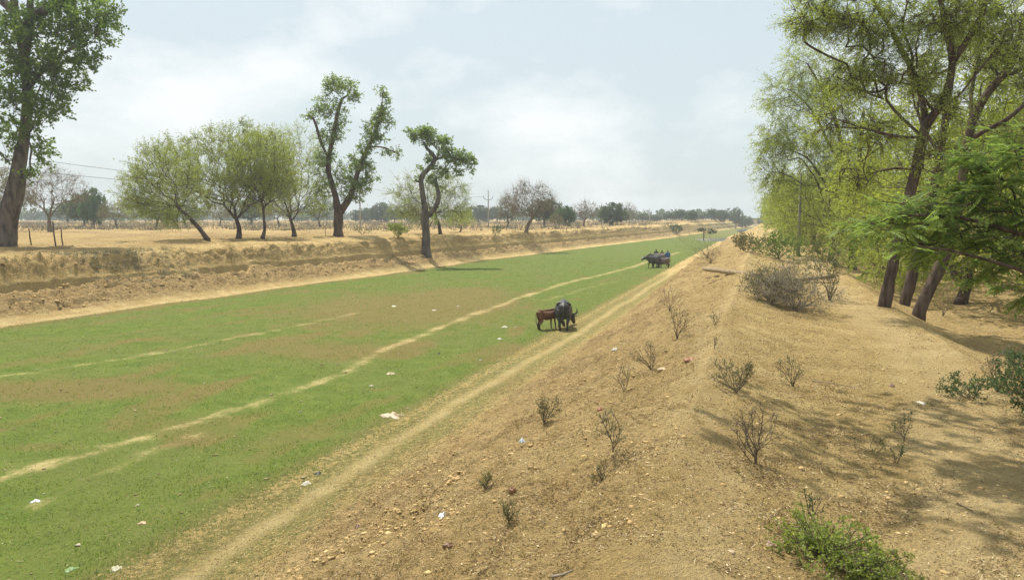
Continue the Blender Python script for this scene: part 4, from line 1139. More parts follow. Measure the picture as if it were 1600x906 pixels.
shrub(1296, 470, 56, 90, 'dark stemmed upright bush at the right of the grey thorn bush', 321, n=120, nleaf=4, twr=.006, lf=(.04, .08), wf=(.02, .035), stems=4, per=4, leaf=M_lf_mid, r=.035, tw=(.15, .35))
shrub(1216, 405, 72, 40, 'low green leafy bush on the ridge behind the concrete beam', 322, n=180, nleaf=7, stems=8, per=4, leaf=M_lf_broad, tw=(.15, .4), lf=(.06, .12), wf=(.04, .07), name='green_shrub')
shrub(1165, 394, 60, 24, 'flat olive bush along the ridge top in the distance', 323, n=120, nleaf=6, stems=8, per=3, leaf=M_lf_olive, tw=(.15, .4), lf=(.08, .14), wf=(.05, .08))
shrub(1110, 411, 46, 26, 'brown tangled bush on the ridge edge beyond the cattle', 324, n=110, nleaf=3, stems=7, per=3, leaf=M_lf_olive, tw=(.2, .45))
shrub(1106, 402, 70, 52, 'bare shrub with long stems reaching left over the canal', 325, n=80, nleaf=2, stems=3, lean=-0.6, leaf=M_lf_olive, r=.03, tw=(.3, .7), per=3)
shrub(1300, 398, 70, 42, 'low green scrub along the right side of the berm', 326, n=160, nleaf=6, stems=8, per=3, leaf=M_lf_aca2, tw=(.2, .5), lf=(.07, .13), wf=(.04, .07))
shrub(622, 371, 28, 20, 'round green shrub on the far bank left of the crooked lopped tree', 327, n=110, nleaf=5, stems=8, per=3, leaf=M_lf_aca, lf=(.12, .2), wf=(.07, .12), tw=(.15, .35), name='green_shrub')
shrub(1058, 366, 24, 14, 'small dark bush on the lip of the far bank near the canal bend', 328, n=80, nleaf=6, stems=5, per=3, leaf=M_lf_mid, lf=(.2, .3), wf=(.12, .2), tw=(.3, .6))
shrub(566, 367, 30, 14, 'sparse dry weed at the edge of the field right of the tall lopped tree', 329, n=60, nleaf=4, stems=6, per=2, leaf=M_lf_olive, lf=(.08, .12), wf=(.04, .06), tw=(.15, .35))
shrub(774, 368, 14, 15, 'tuft of green weed on the lip of the far bank', 330, n=40, nleaf=6, stems=5, per=2, leaf=M_lf_mid, lf=(.1, .2), wf=(.04, .08), tw=(.2, .4))
shrub(484, 364, 12, 6, 'low twig heap on the far bank by the tall lopped tree', 331, n=20, nleaf=0, stems=4)
# thin sapling beside the tall lopped tree
shrub(509, 368, 16, 42, 'thin bare sapling left of the thick lopped trunk', 332, n=24, nleaf=2, stems=1, lean=-.2, r=.035, name='sapling', tw=(.2, .5))
# bottom right green herb patch made of separate low plants
shrub(1288, 868, 165, 74, 'low lime green creeping herb patch in the lower right foreground', 340, n=270, nleaf=5, stems=24, per=3, leaf=M_lf_lime, lf=(.018, .034), wf=(.014, .024), tw=(.03, .09), name='green_shrub', r=.006, low=True, spread=1.0)
shrub(1365, 900, 120, 40, 'yellowish herb trailing at the bottom edge right of the lime green patch', 341, n=160, nleaf=6, stems=14, per=3, leaf=M_lf_aca, lf=(.018, .03), wf=(.012, .02), tw=(.03, .08), name='green_shrub', r=.005, low=True, spread=1.0)
shrub(1268, 812, 26, 40, 'dark dry stalk standing above the lime green herb patch', 342, n=12, nleaf=3, stems=1, leaf=M_lf_dark, lf=(.015, .03), wf=(.01, .015), r=.007)
shrub(1612, 652, 78, 84, 'bluish green leafy bush cut off by the right edge', 343, n=140, nleaf=6, stems=9, per=4, leaf=M_lf_blue, lf=(.03, .06), wf=(.018, .032), tw=(.06, .2), name='green_shrub')
shrub(1518, 626, 74, 32, 'flat trailing plant on the path left of the bluish bush', 344, n=60, nleaf=6, stems=6, per=3, leaf=M_lf_blue, lf=(.03, .05), wf=(.016, .028), tw=(.05, .12), name='green_shrub')
shrub(1560, 612, 60, 66, 'brown dry bush between the trailing plant and the bluish bush', 345, n=90, nleaf=2, stems=6, per=3, leaf=M_lf_dry, tw=(.06, .16))

# ------------------------------------------------------------------ feathery foreground tree at the right edge
def feather_tree():
    rg = np.random.default_rng(71)
    D = 9.6
    base = Gz(1720, D)
    limbs = [
        [(1720, 0), None],
    ]
    def Q(px, py, dy=0):
        return P(px, py, D + dy)
    sk = [(base - np.array([0, 0, .1]), -1, 0.11), (base + np.array([0, 0, .6]), 0, 0.10), (Q(1700, 480), 1, .09), (Q(1690, 400), 2, .08)]
    def limb(par, pts, r):
        q = par
        for i, p in enumerate(pts):
            sk.append((Q(*p), q, r * (1 - 0.75 * i / len(pts)))); q = len(sk) - 1
        return q
    limb(3, [(1640, 380, -.2), (1590, 365, -.3), (1530, 345, -.3), (1470, 335, -.3), (1410, 338, -.2), (1360, 350, -.1)], .030)
    limb(3, [(1640, 340, .3), (1590, 300, .5), (1540, 260, .6), (1505, 235, .6)], .028)
    limb(3, [(1650, 300, -.1), (1610, 250, -.1), (1580, 215, -.1)], .028)
    limb(2, [(1640, 440, -.4), (1590, 420, -.6), (1540, 405, -.6), (1480, 390, -.6), (1430, 385, -.6)], .026)
    limb(2, [(1650, 470, .4), (1600, 455, .6), (1565, 450, .6)], .022)
    k = D / 1200
    tg = []
    for (x, y, rx, ry, n) in [(1560, 250, 60, 34, 50), (1600, 210, 40, 30, 26), (1530, 300, 70, 36, 70), (1470, 335, 70, 26, 60), (1400, 345, 50, 18, 34), (1365, 355, 34, 14, 16), (1580, 330, 60, 50, 80), (1500, 375, 70, 28, 60), (1440, 385, 50, 18, 30), (1580, 400, 50, 30, 56), (1540, 425, 40, 14, 18), (1600, 455, 26, 16, 14), (1660, 330, 70, 80, 60), (1500, 245, 22, 10, 6), (1450, 318, 26, 8, 8), (1385, 318, 20, 6, 3)]:
        v = unit(rg.normal(size=(n, 3))) * rg.uniform(0, 1, (n, 1)) ** .5
        tg.append(P(x, y, D) + v * np.array([rx * k, 0.75, ry * k]))
    tg = np.concatenate(tg)
    limb(3, [(1790, 250, .6), (1800, 60, 1.4), (1760, -120, 2.4)], .06)
    top_ = len(sk) - 1
    for pth_ in (((6.9, 10.6, 4.6), (6.0, 11.6, 4.9), (4.9, 12.6, 5.1), (3.7, 13.6, 5.2), (2.6, 14.4, 5.3)), ((6.6, 11.6, 5.0), (5.6, 13.2, 5.4), (4.8, 15.0, 5.7)), ((6.2, 10.2, 4.8), (5.0, 10.9, 4.9), (4.0, 11.5, 5.0))):
        q_ = top_
        for j_, c_ in enumerate(pth_):
            sk.append((np.array([c_[0], c_[1], HC + c_[2]]), q_, .035 - .005 * j_)); q_ = len(sk) - 1
    for c_, n_c in (((3.0, 13.4, HC + 5.1), 40), ((4.6, 12.8, HC + 5.4), 48), ((2.2, 14.6, HC + 5.5), 30), ((6.2, 12.0, HC + 5.2), 46), ((5.0, 14.6, HC + 5.8), 46), ((4.0, 15.8, HC + 6.0), 40), ((3.8, 11.6, HC + 5.0), 24), ((5.4, 10.6, HC + 5.2), 40), ((2.2, 11.4, HC + 5.2), 36), ((3.2, 10.4, HC + 5.0), 30), ((1.4, 12.8, HC + 5.4), 26), ((6.6, 13.6, HC + 5.8), 40), ((4.2, 12.2, HC + 5.3), 40)):
        v = unit(rg.normal(size=(n_c, 3))) * rg.uniform(0, 1, (n_c, 1)) ** .5
        tg = np.concatenate([tg, np.array(c_) + v * np.array([1.3, 1.1, .5])])
    T = grow(sk, tg, rg, tip=.003, base_r=.06, step=.2, allow=list(range(3, len(sk))), pl=.08, sag=.03)
    wb = MB(); wood_mesh(T, base, wb, rg, 8, .012, .04)
    # compound leaves
    idx = np.concatenate([np.repeat(T['tips'], 3), rg.choice(np.nonzero(T['r'] < .009)[0], 1100)])
    n = len(idx)
    A = T['P'][idx] - base
    d = unit(T['dir'][idx] * .7 + rg.normal(size=(n, 3)) * np.array([.75, .75, .35]) + np.array([-.15, 0, -.12]))
    Lr = rg.uniform(.14, .26, n)
    B = A + d * Lr[:, None]; B[:, 2] -= Lr * .18
    V, F = cones(A, B, np.full(n, .0018)); wb.add(V, F)
    side = unit(np.cross(d, np.array([0, 0, 1.0]) + rg.normal(size=(n, 3)) * .25))
    cb = MB(); tint0 = rg.uniform(0, .6, n)
    for j in range(7):
        f = .2 + .8 * j / 6
        for sgn in (-1, 1):
            p = A + (B - A) * f
            ax = side * sgn * .9 + d * .55 + np.array([0, 0, -.2]) + rg.normal(size=(n, 3)) * .08
            Ll = Lr * .40 * (1 - .35 * abs(f - .55)); Wl = Ll * .38
            V, F = leaves(p, ax, Ll, Wl, rg, .85)
            cb.add(V, F, np.repeat(np.clip(tint0 + rg.uniform(0, .36, n), 0, 1), 4))
    e = empty('feathery_leaved_tree', base, 'bright green feathery leaved tree whose branches reach in from the right edge', 'tree')
    obj('trunk', wb.me('trunk', M_bark_dark), e)
    obj('crown', cb.me('crown', M_lf_feather), e)
feather_tree()

# ------------------------------------------------------------------ ground cover (stuff)
def scatter_pts(n, dmin, dmax, rg, ang=46, p=1.0):
    f = rg.uniform(0, 1, n)
    d = dmin * (dmax / dmin) ** f if p == 1.0 else (dmin ** (1 - p) + f * (dmax ** (1 - p) - dmin ** (1 - p))) ** (1 / (1 - p))
    a = np.radians(rg.uniform(-ang, ang, n))
    X, Y = d * np.sin(a), d * np.cos(a)
    z, s, t, u, K, zn_ = terrain(X, Y)
    return X, Y, z, u, K, zn_, s, d
rgs = np.random.default_rng(55)
def pathmask(X, Y):
    return np.minimum(np.minimum(polydist(X, Y, A_), polydist(X, Y, Cx) + .1), polydist(X, Y, B_) + .2)
# short turf
X, Y, z, u, K, q, s_, d_ = scatter_pts(260000, 8, 95, rgs, p=1.25)
tLq = K[6][0]
gm = (u > tLq + .5) & (u < -8.0)
pm = pathmask(X, Y) + .25 * noise(s_ / 1.7, u / 1.7, 95)
dens = ss(.15, .6, pm) * np.clip(0.75 + 1.3 * fbm(s_ / 1.2, u / 1.2, 3, 199), 0.08, 1) * (1 - .75 * ss(-8.9, -8.0, u))
gm &= rgs.uniform(0, 1, len(X)) < dens
X, Y, z, d_ = X[gm], Y[gm], z[gm], d_[gm]
n = len(X)
B0 = np.stack([X, Y, z - .005], 1)
hh = rgs.uniform(.015, .042, n) * (1 + d_ / 60)
sc_ = 1 + d_ / 25
off3 = rgs.normal(size=(n, 2)) * .5
T0 = B0 + np.stack([off3[:, 0] * hh, off3[:, 1] * hh, hh], 1)
wv = unit(np.stack([rgs.normal(size=n), rgs.normal(size=n) * .3, np.zeros(n)], 1)) * (.006 * sc_)[:, None]
V = np.stack([B0 - wv, B0 + wv, T0], 1).reshape(-1, 3)
F = np.arange(3 * n).reshape(-1, 3)
M_turf = leaf_mat('turf_blade', (0.11, 0.17, 0.03), (0.18, 0.235, 0.05), (0.30, 0.27, 0.12), 0.55)
tag(obj('grass', mesh('grass', V, F, M_turf, False, {'tint': np.repeat(rgs.uniform(0, 1, n), 3)})), 'short grazed green grass growing on the canal bed', 'grass', kind='stuff')

# clods and gravel on the slopes: lumpy little stones joined into one
import bmesh
def ico():
    bm = bmesh.new(); bmesh.ops.create_icosphere(bm, subdivisions=1, radius=1.0)
    bm.verts.ensure_lookup_table()
    V = np.array([v.co[:] for v in bm.verts]); F = np.array([[v.index for v in f.verts] for f in bm.faces]); bm.free()
    return V, F
IV, IF = ico()
def lumps(X, Y, z, r, rg, flat=.6):
    n = len(X)
    a = rg.uniform(0, 6.28, n)
    jit = 1 + rg.uniform(-.35, .35, (n, len(IV), 1))
    v = IV[None] * jit * r[:, None, None] * np.stack([rg.uniform(.7, 1.4, n), rg.uniform(.7, 1.2, n), rg.uniform(.35, .9, n) * flat * 1.4], 1)[:, None]
    ca, sa = np.cos(a)[:, None], np.sin(a)[:, None]
    x = v[..., 0] * ca - v[..., 1] * sa; y = v[..., 0] * sa + v[..., 1] * ca
    V = np.stack([x + X[:, None], y + Y[:, None], v[..., 2] + z[:, None]], -1).reshape(-1, 3)
    F = (np.arange(n)[:, None, None] * len(IV) + IF[None]).reshape(-1, 3)
    return V, F, np.repeat(rg.uniform(0, 1, n), len(IV))
def tint_mat(name, c1, c2, c3=None, rough=.95):
    m, nn, o = new_mat(name)
    at = N(nn, 'Attribute', attribute_name='tint').outputs['Fac']
    col = mix(nn, at, c1, c2)
    if c3: col = mix(nn, ramp(nn, at, .8, .9), col, c3)
    d = N(nn, 'BsdfPrincipled', i_Roughness=rough); d.inputs['Specular IOR Level'].default_value = .1
    nn.links.new(col, d.inputs['Base Color']); nn.links.new(d.outputs[0], o.inputs[0])
    return m
M_clod = tint_mat('clod_soil', (0.40, 0.27, 0.12), (0.60, 0.44, 0.205))
cb = MB()
X, Y, z, u, K, q, s_, d_ = scatter_pts(110000, 6, 60, rgs, p=1.3)
dn = q['slopeR'] * (.04 + .96 * ss(.05, .3, fbm(s_ / 2.5, u / 1.5, 4, 98))) * (1 - .7 * ss(-3.8, -2.2, u)) + .03 * q['berm'] + .12 * q['low']
k_ = rgs.uniform(0, 1, len(X)) < dn * .8
r_ = rgs.gamma(1.6, .0065, len(X)) * (1 + d_ / 60) + .003
r_ = np.minimum(r_, .036)
V, F, T_ = lumps(X[k_], Y[k_], z[k_], r_[k_], rgs); cb.add(V, F, T_)
tag(obj('soil_clods', cb.me('soil_clods', M_clod)), 'crumbly dry soil clods strewn over the near slope', 'soil', kind='stuff')
cb = MB()
X, Y, z, u, K, q, s_, d_ = scatter_pts(70000, 34, 150, rgs, ang=40, p=1.3)
k_ = (rgs.uniform(0, 1, len(X)) < q['slopeL'] * .6 + .30 * q['cliff'])
r_ = np.minimum(rgs.gamma(1.6, .026, len(X)) + .012, .13) + .10 * np.exp(-((u - K[4][0] - .3) / .25) ** 2) * rgs.uniform(0, 1, len(X)) ** 2
V, F, T_ = lumps(X[k_], Y[k_], z[k_], r_[k_], rgs); cb.add(V, F, T_)
tag(obj('fallen_clods', cb.me('fallen_clods', M_clod)), 'broken earth clods heaped below the eroded far bank', 'soil', kind='stuff')

# leaf litter and straw
M_lit = tint_mat('litter', (0.17, 0.11, 0.055), (0.44, 0.32, 0.16), (0.60, 0.50, 0.30))
cb = MB()
X, Y, z, u, K, q, s_, d_ = scatter_pts(480000, 5.5, 60, rgs, p=1.25)
dn = q['berm'] * (.22 + .94 * ss(-.15, .45, fbm(s_ / 1.1, u / .7, 4, 151))) * (1 - .8 * np.exp(-((u + .8) / .5) ** 2)) * (1 - .8 * np.exp(-((u - 2.6) / .8) ** 2)) + .6 * q['slopeR'] * (.2 + .92 * ss(-.1, .45, fbm(s_ / 1.2, u / .8, 4, 152))) + .8 * q['low'] + .12 * (q['bed'] > .5) + .4 * (u > -8.6) * (u < -6)
k_ = rgs.uniform(0, 1, len(X)) < dn * .9
n = int(k_.sum()); c = np.stack([X[k_], Y[k_], z[k_] + .008], 1)
ax = np.stack([rgs.normal(size=n), rgs.normal(size=n), rgs.normal(size=n) * .25], 1)
straw = rgs.uniform(0, 1, n) < .45
L_ = np.where(straw, rgs.uniform(.03, .11, n), rgs.uniform(.012, .032, n)) * (1 + d_[k_] / 50); W_ = np.where(straw, .004, rgs.uniform(.006, .014, n)) * (1 + d_[k_] / 30)
V, F = leaves(c, ax, L_, W_, rgs, .25); cb.add(V, F, np.repeat(rgs.uniform(0, 1, n), 4))
tag(obj('leaf_litter', cb.me('leaf_litter', M_lit)), 'dry leaf litter and straw scattered over the ridge and path', 'leaf litter', kind='stuff')

# dry grass thatch on the far bank and on the near ridge
def tufts(name, X, Y, z, h, mat, rg, per, label, w=.01, spread=.5):
    n = len(X)
    A = np.repeat(np.stack([X, Y, z], 1), per, 0) + rg.normal(size=(n * per, 3)) * np.array([1, 1, 0]) * np.repeat(h, per)[:, None] * .35
    d = unit(rg.normal(size=(n * per, 3)) * spread + np.array([0, 0, .9]))
    d[:, 2] = np.abs(d[:, 2])
    Hh = np.repeat(h, per) * rg.uniform(.5, 1.1, n * per)
    B = A + d * Hh[:, None]
    wv = unit(np.cross(d, rg.normal(size=(n * per, 3)))) * w
    V = np.stack([A - wv, A + wv, B], 1).reshape(-1, 3)
    me = mesh(name, V, np.arange(len(V)).reshape(-1, 3), mat, False, {'tint': np.repeat(np.clip(np.repeat(rg.uniform(0, .7, n), per) + rg.uniform(0, .3, n * per), 0, 1), 3)})
    tag(obj(name, me), label, 'dry grass', kind='stuff')
M_thatch = leaf_mat('dry_thatch', (0.22, 0.16, 0.075), (0.42, 0.32, 0.16), (0.17, 0.18, 0.07), .3)
M_grey = leaf_mat('grey_thatch', (0.17, 0.155, 0.105), (0.29, 0.255, 0.17), None, .2)
X, Y, z, u, K, q, s_, d_ = scatter_pts(90000, 34, 170, rgs, ang=40, p=1.3)
k_ = rgs.uniform(0, 1, len(X)) < (q['cliff'] * .55 + .12 * np.exp(-((u - K[3][0] + 1.2) / 1.2) ** 2)) * ss(-.3, .15, fbm(s_ / 2.5, u / .6, 3, 161)) * (u < K[4][0] - .05)
tufts('bank_grass', X[k_], Y[k_], z[k_] - .05, rgs.uniform(.08, .28, int(k_.sum())), M_thatch, rgs, 9, 'withered grass hanging over the eroded far bank', .028, .9)
slm = ss(33, 36, s_) * (1 - ss(41, 45, s_)) * (1 - ss(.5, 1.4, u - K[4][0])) * ss(-3.2, -1.5, u - K[4][0])
k2 = rgs.uniform(0, 1, len(X)) < slm * .45
tufts('grey_dead_brush', X[k2], Y[k2], z[k2], rgs.uniform(.15, .4, int(k2.sum())), M_grey, rgs, 14, 'grey mat of dead brush slumped over the far bank at left', .018, 1.2)
X, Y, z, u, K, q, s_, d_ = scatter_pts(30000, 6, 90, rgs, p=1.2)
k_ = rgs.uniform(0, 1, len(X)) < (q['slopeR'] * .12 + q['berm'] * .06 * ss(0, .4, fbm(s_ / 2, u / 1.5, 3, 171)) + .18 * np.exp(-((u + 6.3) / .7) ** 2) + q['low'] * .05)
tufts('dry_grass', X[k_], Y[k_], z[k_], rgs.uniform(.03, .10, int(k_.sum())) * (1 + d_[k_] / 60), M_thatch, rgs, 12, 'thin dry grass tufts on the near slope and ridge', .004, .8)
# floor litter: pale specks on the turf
M_speck = tint_mat('pale_specks', (0.20, 0.15, 0.08), (0.42, 0.34, 0.20), (0.55, 0.50, 0.40))
X, Y, z, u, K, q, s_, d_ = scatter_pts(2600, 9, 110, rgs, p=1.2)
k_ = (u > K[6][0] + .3) & (u < -7.5) & (rgs.uniform(0, 1, len(X)) < .3)
cb = MB(); V, F, T_ = lumps(X[k_], Y[k_], z[k_] + .01, rgs.gamma(2, .006, int(k_.sum())) * (1 + d_[k_] / 28) + .004, rgs, .4); cb.add(V, F, T_)
tag(obj('scattered_droppings', cb.me('scattered_droppings', M_speck)), 'pale dried droppings and chips scattered across the green bed', 'debris', kind='stuff')

# ------------------------------------------------------------------ posts, poles, wires
def box(mb, c, sx, sy, sz, rz=0.0, taper=1.0, ry=0.0):
    v = np.array([[x, y, zz] for zz in (0, 1) for x, y in ((-1, -1), (1, -1), (1, 1), (-1, 1))], float)
    k = np.where(v[:, 2:] > .5, taper, 1.0)
    v = np.concatenate([v[:, :2] * k * np.array([sx / 2, sy / 2]), v[:, 2:] * sz], 1)
    if ry:
        x = v[:, 0] * math.cos(ry) + v[:, 2] * math.sin(ry); zz = -v[:, 0] * math.sin(ry) + v[:, 2] * math.cos(ry); v[:, 0], v[:, 2] = x, zz
    x = v[:, 0] * math.cos(rz) - v[:, 1] * math.sin(rz); y = v[:, 0] * math.sin(rz) + v[:, 1] * math.cos(rz); v[:, 0], v[:, 1] = x, y
    mb.add(v + np.array(c), np.array([[0, 3, 2, 1], [4, 5, 6, 7], [0, 1, 5, 4], [1, 2, 6, 5], [2, 3, 7, 6], [3, 0, 4, 7]]))
def post(px, yb, yt, label, lean):
    b = G(px, yb + .5); h = P(px, yt, b[1])[2] - b[2]
    mb = MB(); rg = np.random.default_rng(px)
    pts = [(lean * h * f + .01 * math.sin(9 * f), .01 * math.cos(7 * f), -.1 + (h + .1) * f) for f in np.linspace(0, 1, 7)]
    V, F3, F4 = tube(pts, [.05, .048, .046, .045, .042, .04, .034], 8, True, .08, rg); mb.add2(V, F3, F4)
    o = obj('wooden_post', mb.me('wooden_post', M_wood)); o.location = b
    tag(o, label, 'post', 'wooden posts left of the acacia clump')
post(49, 383, 357, 'leftmost of three wooden posts beside the big left tree', -.10)
post(87, 384, 346, 'tallest and middle one of the three wooden posts', -.07)
post(98, 383, 357, 'short post standing right next to the tallest wooden post', -.06)

def pole(px, depth, topy, label, arms=True, name='utility_pole', r=.16, s=1.0):
    b = Gz(px, depth); h = P(px, topy, depth)[2] - b[2]
    e = empty(name, b, label, 'pole')
    mb = MB(); box(mb, (0, 0, -.2), 2 * r, 1.6 * r, h + .2, 0, .6); obj('shaft', mb.me('shaft', M_pole), e)
    if arms:
        mb = MB()
        V, F3, F4 = tube([(-.75 * s, .12, h - 1.0 * s), (-.62 * s, .12, h - 1.25 * s), (0, .12, h - 1.45 * s), (.62 * s, .12, h - 1.25 * s), (.75 * s, .12, h - 1.0 * s)], [.06] * 5, 6); mb.add2(V, F3, F4)
        obj('crossarm', mb.me('crossarm', M_iron), e)
        for (x, zz) in ((-.75 * s, h - .95 * s), (.75 * s, h - .95 * s), (0, h + .05)):
            mb = MB(); V, F3, F4 = tube([(x, .12 if x else 0, zz - .12), (x, .12 if x else 0, zz), (x, .12 if x else 0, zz + .08), (x, .12 if x else 0, zz + .22)], [.04, .09, .05, .07], 6); mb.add2(V, F3, F4)
            obj('insulator', mb.me('insulator', M_iron), e)
    return b, h
p1, h1 = pole(563, 168, 290, 'tall tapered concrete pole rising right of the tall lopped tree', True, s=.6)
p2, h2 = pole(763, 165, 299, 'cross armed utility pole standing alone right of the crooked lopped tree', True, s=1.3)
pole(940, 250, 318, 'pale utility pole directly left of the darkest dense tree')
pole(979, 300, 322, 'thin utility pole in front of the gnarled bare tree')
pole(1015, 300, 327, 'cross armed pole standing between low hazy trees')
pole(1044, 330, 330, 'faint distant pole left of the feathery horizon trees')
pole(1074, 280, 330, 'pale far pole against the brighter green horizon tree')
pole(1088, 360, 335, 'shortest looking far pole near the canal bend')
b_, h_ = pole(1249, 57, 271, 'slender concrete pole on the berm among the right hand thorn trees', False, r=.11)
pole(1235, 95, 300, 'second thinner concrete pole farther along the right hand row', False, r=.11)
M_wire = simple_mat('wire', (.02, .02, .02), (.04, .04, .04), 5, .5, 0)
def wire(a, b, sag, label):
    pts = [np.array(a) * (1 - f) + np.array(b) * f - np.array([0, 0, sag * 4 * f * (1 - f)]) for f in np.linspace(0, 1, 24)]
    o_ = pts[0].copy(); mb = MB(); V, F3, F4 = tube([p - o_ for p in pts], [.022] * 24, 5); mb.add2(V, F3, F4)
    o = obj('overhead_wire', mb.me('overhead_wire', M_wire)); o.location = o_
    tag(o, label, 'wire', 'overhead wires strung between the poles')
aw = P(-120, 224, 72)
wire(aw, p1 + np.array([-.45, .12, h1 - .3]), 1.2, 'upper overhead wire crossing the sky from the big left tree to the acacias')
wire(aw + np.array([0, 2.0, -1.5]), p1 + np.array([-.45, .12, h1 - 1.3]), .9, 'lower overhead wire right of the big left tree')
wire(p1 + np.array([.45, .12, h1 - .2]), p2 + np.array([-.97, .12, h2 - 1.1]), 1.0, 'overhead wire between the tapered pole and the cross armed pole')
pl0 = Gz(-160, 60); 
ee = empty('utility_pole', Gz(-120, 72), 'utility pole outside the frame on the left carrying both wires', 'pole')
mb = MB(); box(mb, (0, 0, -.2), .32, .26, aw[2] - ee.location[2] + .5, 0, .6); obj('shaft', mb.me('shaft', M_pole), ee)

# small forked flat-topped tree standing in the bed near the water
eb = flo(1099, 376)
sk_b = np.array([eb[0], eb[1], Hz(*eb)])
rgq = np.random.default_rng(5); k = sk_b[1] / 1200
sk = [(np.array([0, 0, 0.]), -1, .10), (np.array([.1, 0, 1.0]), 0, .09), (np.array([0, 0, 1.7]), 1, .08), (np.array([.5, 0, 2.1]), 2, .06)]
tg = np.concatenate([rgq.normal(size=(30, 3)) * np.array([.45, .4, .12]) + np.array([-.3, 0, 2.3]), rgq.normal(size=(26, 3)) * np.array([.5, .4, .15]) + np.array([1.5, 0, 2.0])])
T = grow(sk, tg, rgq, tip=.02, base_r=.08, allow=[2, 3], step=.4)
wb = MB(); wood_mesh(T, np.zeros(3), wb, rgq); A, B, d, L_ = twigs(T, np.zeros(3), rgq, 4, (.2, .5), 0, .8, .01, .2)
e = empty('sapling', sk_b, 'small dark flat headed tree standing by the water at the canal bend', 'tree')
obj('trunk', wb.me('trunk', M_bark_dark), e); cb = MB(); add_leaves(cb, A, B, rgq, 5, (.15, .3), (.1, .2)); obj('crown', cb.me('crown', M_lf_dark), e)

# ------------------------------------------------------------------ concrete beams and litter things
def beam(pa, pb, hgt, dep, label, seed, lift=0.0):
    a, b = G(*pa), G(*pb)
    zt = max(a[2], b[2]) * .5 + min(a[2], b[2]) * .5 + hgt + lift
    rg = np.random.default_rng(seed); n = 13
    dv = (b - a) * np.array([1, 1, 0]); L = np.linalg.norm(dv); dv /= L; sdv = np.array([-dv[1], dv[0], 0])
    V = []
    zmax = max(Hz(*(a + dv * L * q)[:2]) for q in np.linspace(0, 1, 12))
    for i in range(n):
        f = i / (n - 1); c = a + dv * L * f
        zt_i = zmax + lift + f * .02
        for (o1, zz) in ((-.5, zt_i - hgt), (-.5, zt_i), (.5, zt_i), (.5, zt_i - hgt)):
            j = rg.normal(size=3) * .012
            V.append(np.array([c[0], c[1], 0]) + sdv * dep * o1 + np.array([0, 0, zz]) + j)
    F = []
    for i in range(n - 1):
        for q in range(4): F.append((4 * i + q, 4 * i + (q + 1) % 4, 4 * i + 4 + (q + 1) % 4, 4 * i + 4 + q))
    F += [(0, 3, 2, 1), (4 * n - 4, 4 * n - 3, 4 * n - 2, 4 * n - 1)]
    o_ = V[0].copy(); o = obj('concrete_beam', mesh('concrete_beam', np.array(V) - o_, np.array(F), M_conc)); o.location = o_
    tag(o, label, 'beam')
beam((1102, 433), (1186, 436), .19, .3, 'long weathered concrete beam lying across the ridge top', 1, .03)
beam((1196, 440), (1300, 441), .16, .25, 'thin half buried concrete slab running behind the grey thorn bush', 2)

def rag(px, py, wpx, hpx, label, col, seed, name='plastic_bag', cat='bag', rough=.5):
    b = G(px, py); k = np.linalg.norm(b - np.array([0, 0, HC])) / 1200
    rg = np.random.default_rng(seed); m = 11
    W, Hh = wpx * k * .75, hpx * k * .9
    a = np.linspace(-1, 1, m)
    xx, yy = np.meshgrid(a, a)
    r = np.sqrt(xx ** 2 + yy ** 2)
    ang = np.arctan2(yy, xx)
    rim = 1 + .22 * np.sin(3 * ang + seed) + .14 * np.sin(5 * ang + 2 * seed)
    zz = .5 * Hh * (1.1 * np.exp(-r ** 2 * 1.6)) * (1 + .8 * noise(xx * 2 + seed, yy * 2, seed)) + rg.normal(size=xx.shape) * Hh * .10
    zz = np.where(r > .95, .004, zz)
    top = np.stack([xx * rim * W / 2, yy * rim * W * .4, np.maximum(zz, .006)], -1).reshape(-1, 3)
    bot = top.copy(); bot[:, 2] = -.03
    V = np.concatenate([top, bot]); F = []
    for i in range(m - 1):
        for j in range(m - 1):
            q = i * m + j; F.append((q, q + 1, q + m + 1, q + m)); F.append((q + m * m, q + m + m * m, q + m + 1 + m * m, q + 1 + m * m))
    edge = list(range(m)) + [m * (i + 1) - 1 for i in range(1, m)] + [m * m - 1 - j for j in range(1, m)] + [m * (m - 1 - i) for i in range(1, m - 1)]
    for q in range(len(edge)):
        a_, b__ = edge[q], edge[(q + 1) % len(edge)]; F.append((a_, a_ + m * m, b__ + m * m, b__))
    mt = simple_mat(name + '_surface', tuple(c * .85 for c in col), col, 12, rough, .3, .4, dist=.02)
    o = obj(name, mesh(name, V, np.array(F), mt, True)); o.location = b; o.rotation_euler = (0, 0, seed * 1.3)
    tag(o, label, cat)
W_ = (.46, .43, .36)
rag(789, 511, 13, 4, 'crumpled white bag on the grass left of the calf', W_, 1)
rag(781, 530, 10, 3, 'smaller white scrap just below the crumpled white bag', W_, 2, 'plastic_scrap', 'scrap')
rag(716, 479, 6, 3.5, 'white lump on the brown patch of the canal bed', W_, 3, 'plastic_bag')
rag(678, 485, 9, 2.5, 'flat white scrap on the brown patch, left of the white lump', W_, 4, 'plastic_scrap', 'scrap')
rag(616, 479, 9, 3, 'pale scrap at the left end of the brown patch', (.6, .56, .45), 5, 'plastic_scrap', 'scrap')
rag(610, 584, 20, 4, 'tan husk on the grass below the pale trodden line', (.42, .32, .20), 6, 'dry_husk', 'debris')
rag(612, 650, 40, 9, 'long pale sandy cloth lying at the grass edge', (.42, .32, .20), 7, 'sand_sack', 'sack')
rag(478, 756, 17, 7, 'whitish torn bag at the lower grass edge', (.62, .58, .48), 8)
rag(497, 740, 14, 7, 'dark dung lump beside the whitish torn bag', (.05, .05, .04), 9, 'dung_lump', 'debris')
rag(56, 783, 13, 5, 'small clear plastic wrapper at the lower left on the grass', (.62, .66, .70), 10, 'plastic_wrapper', 'wrapper')
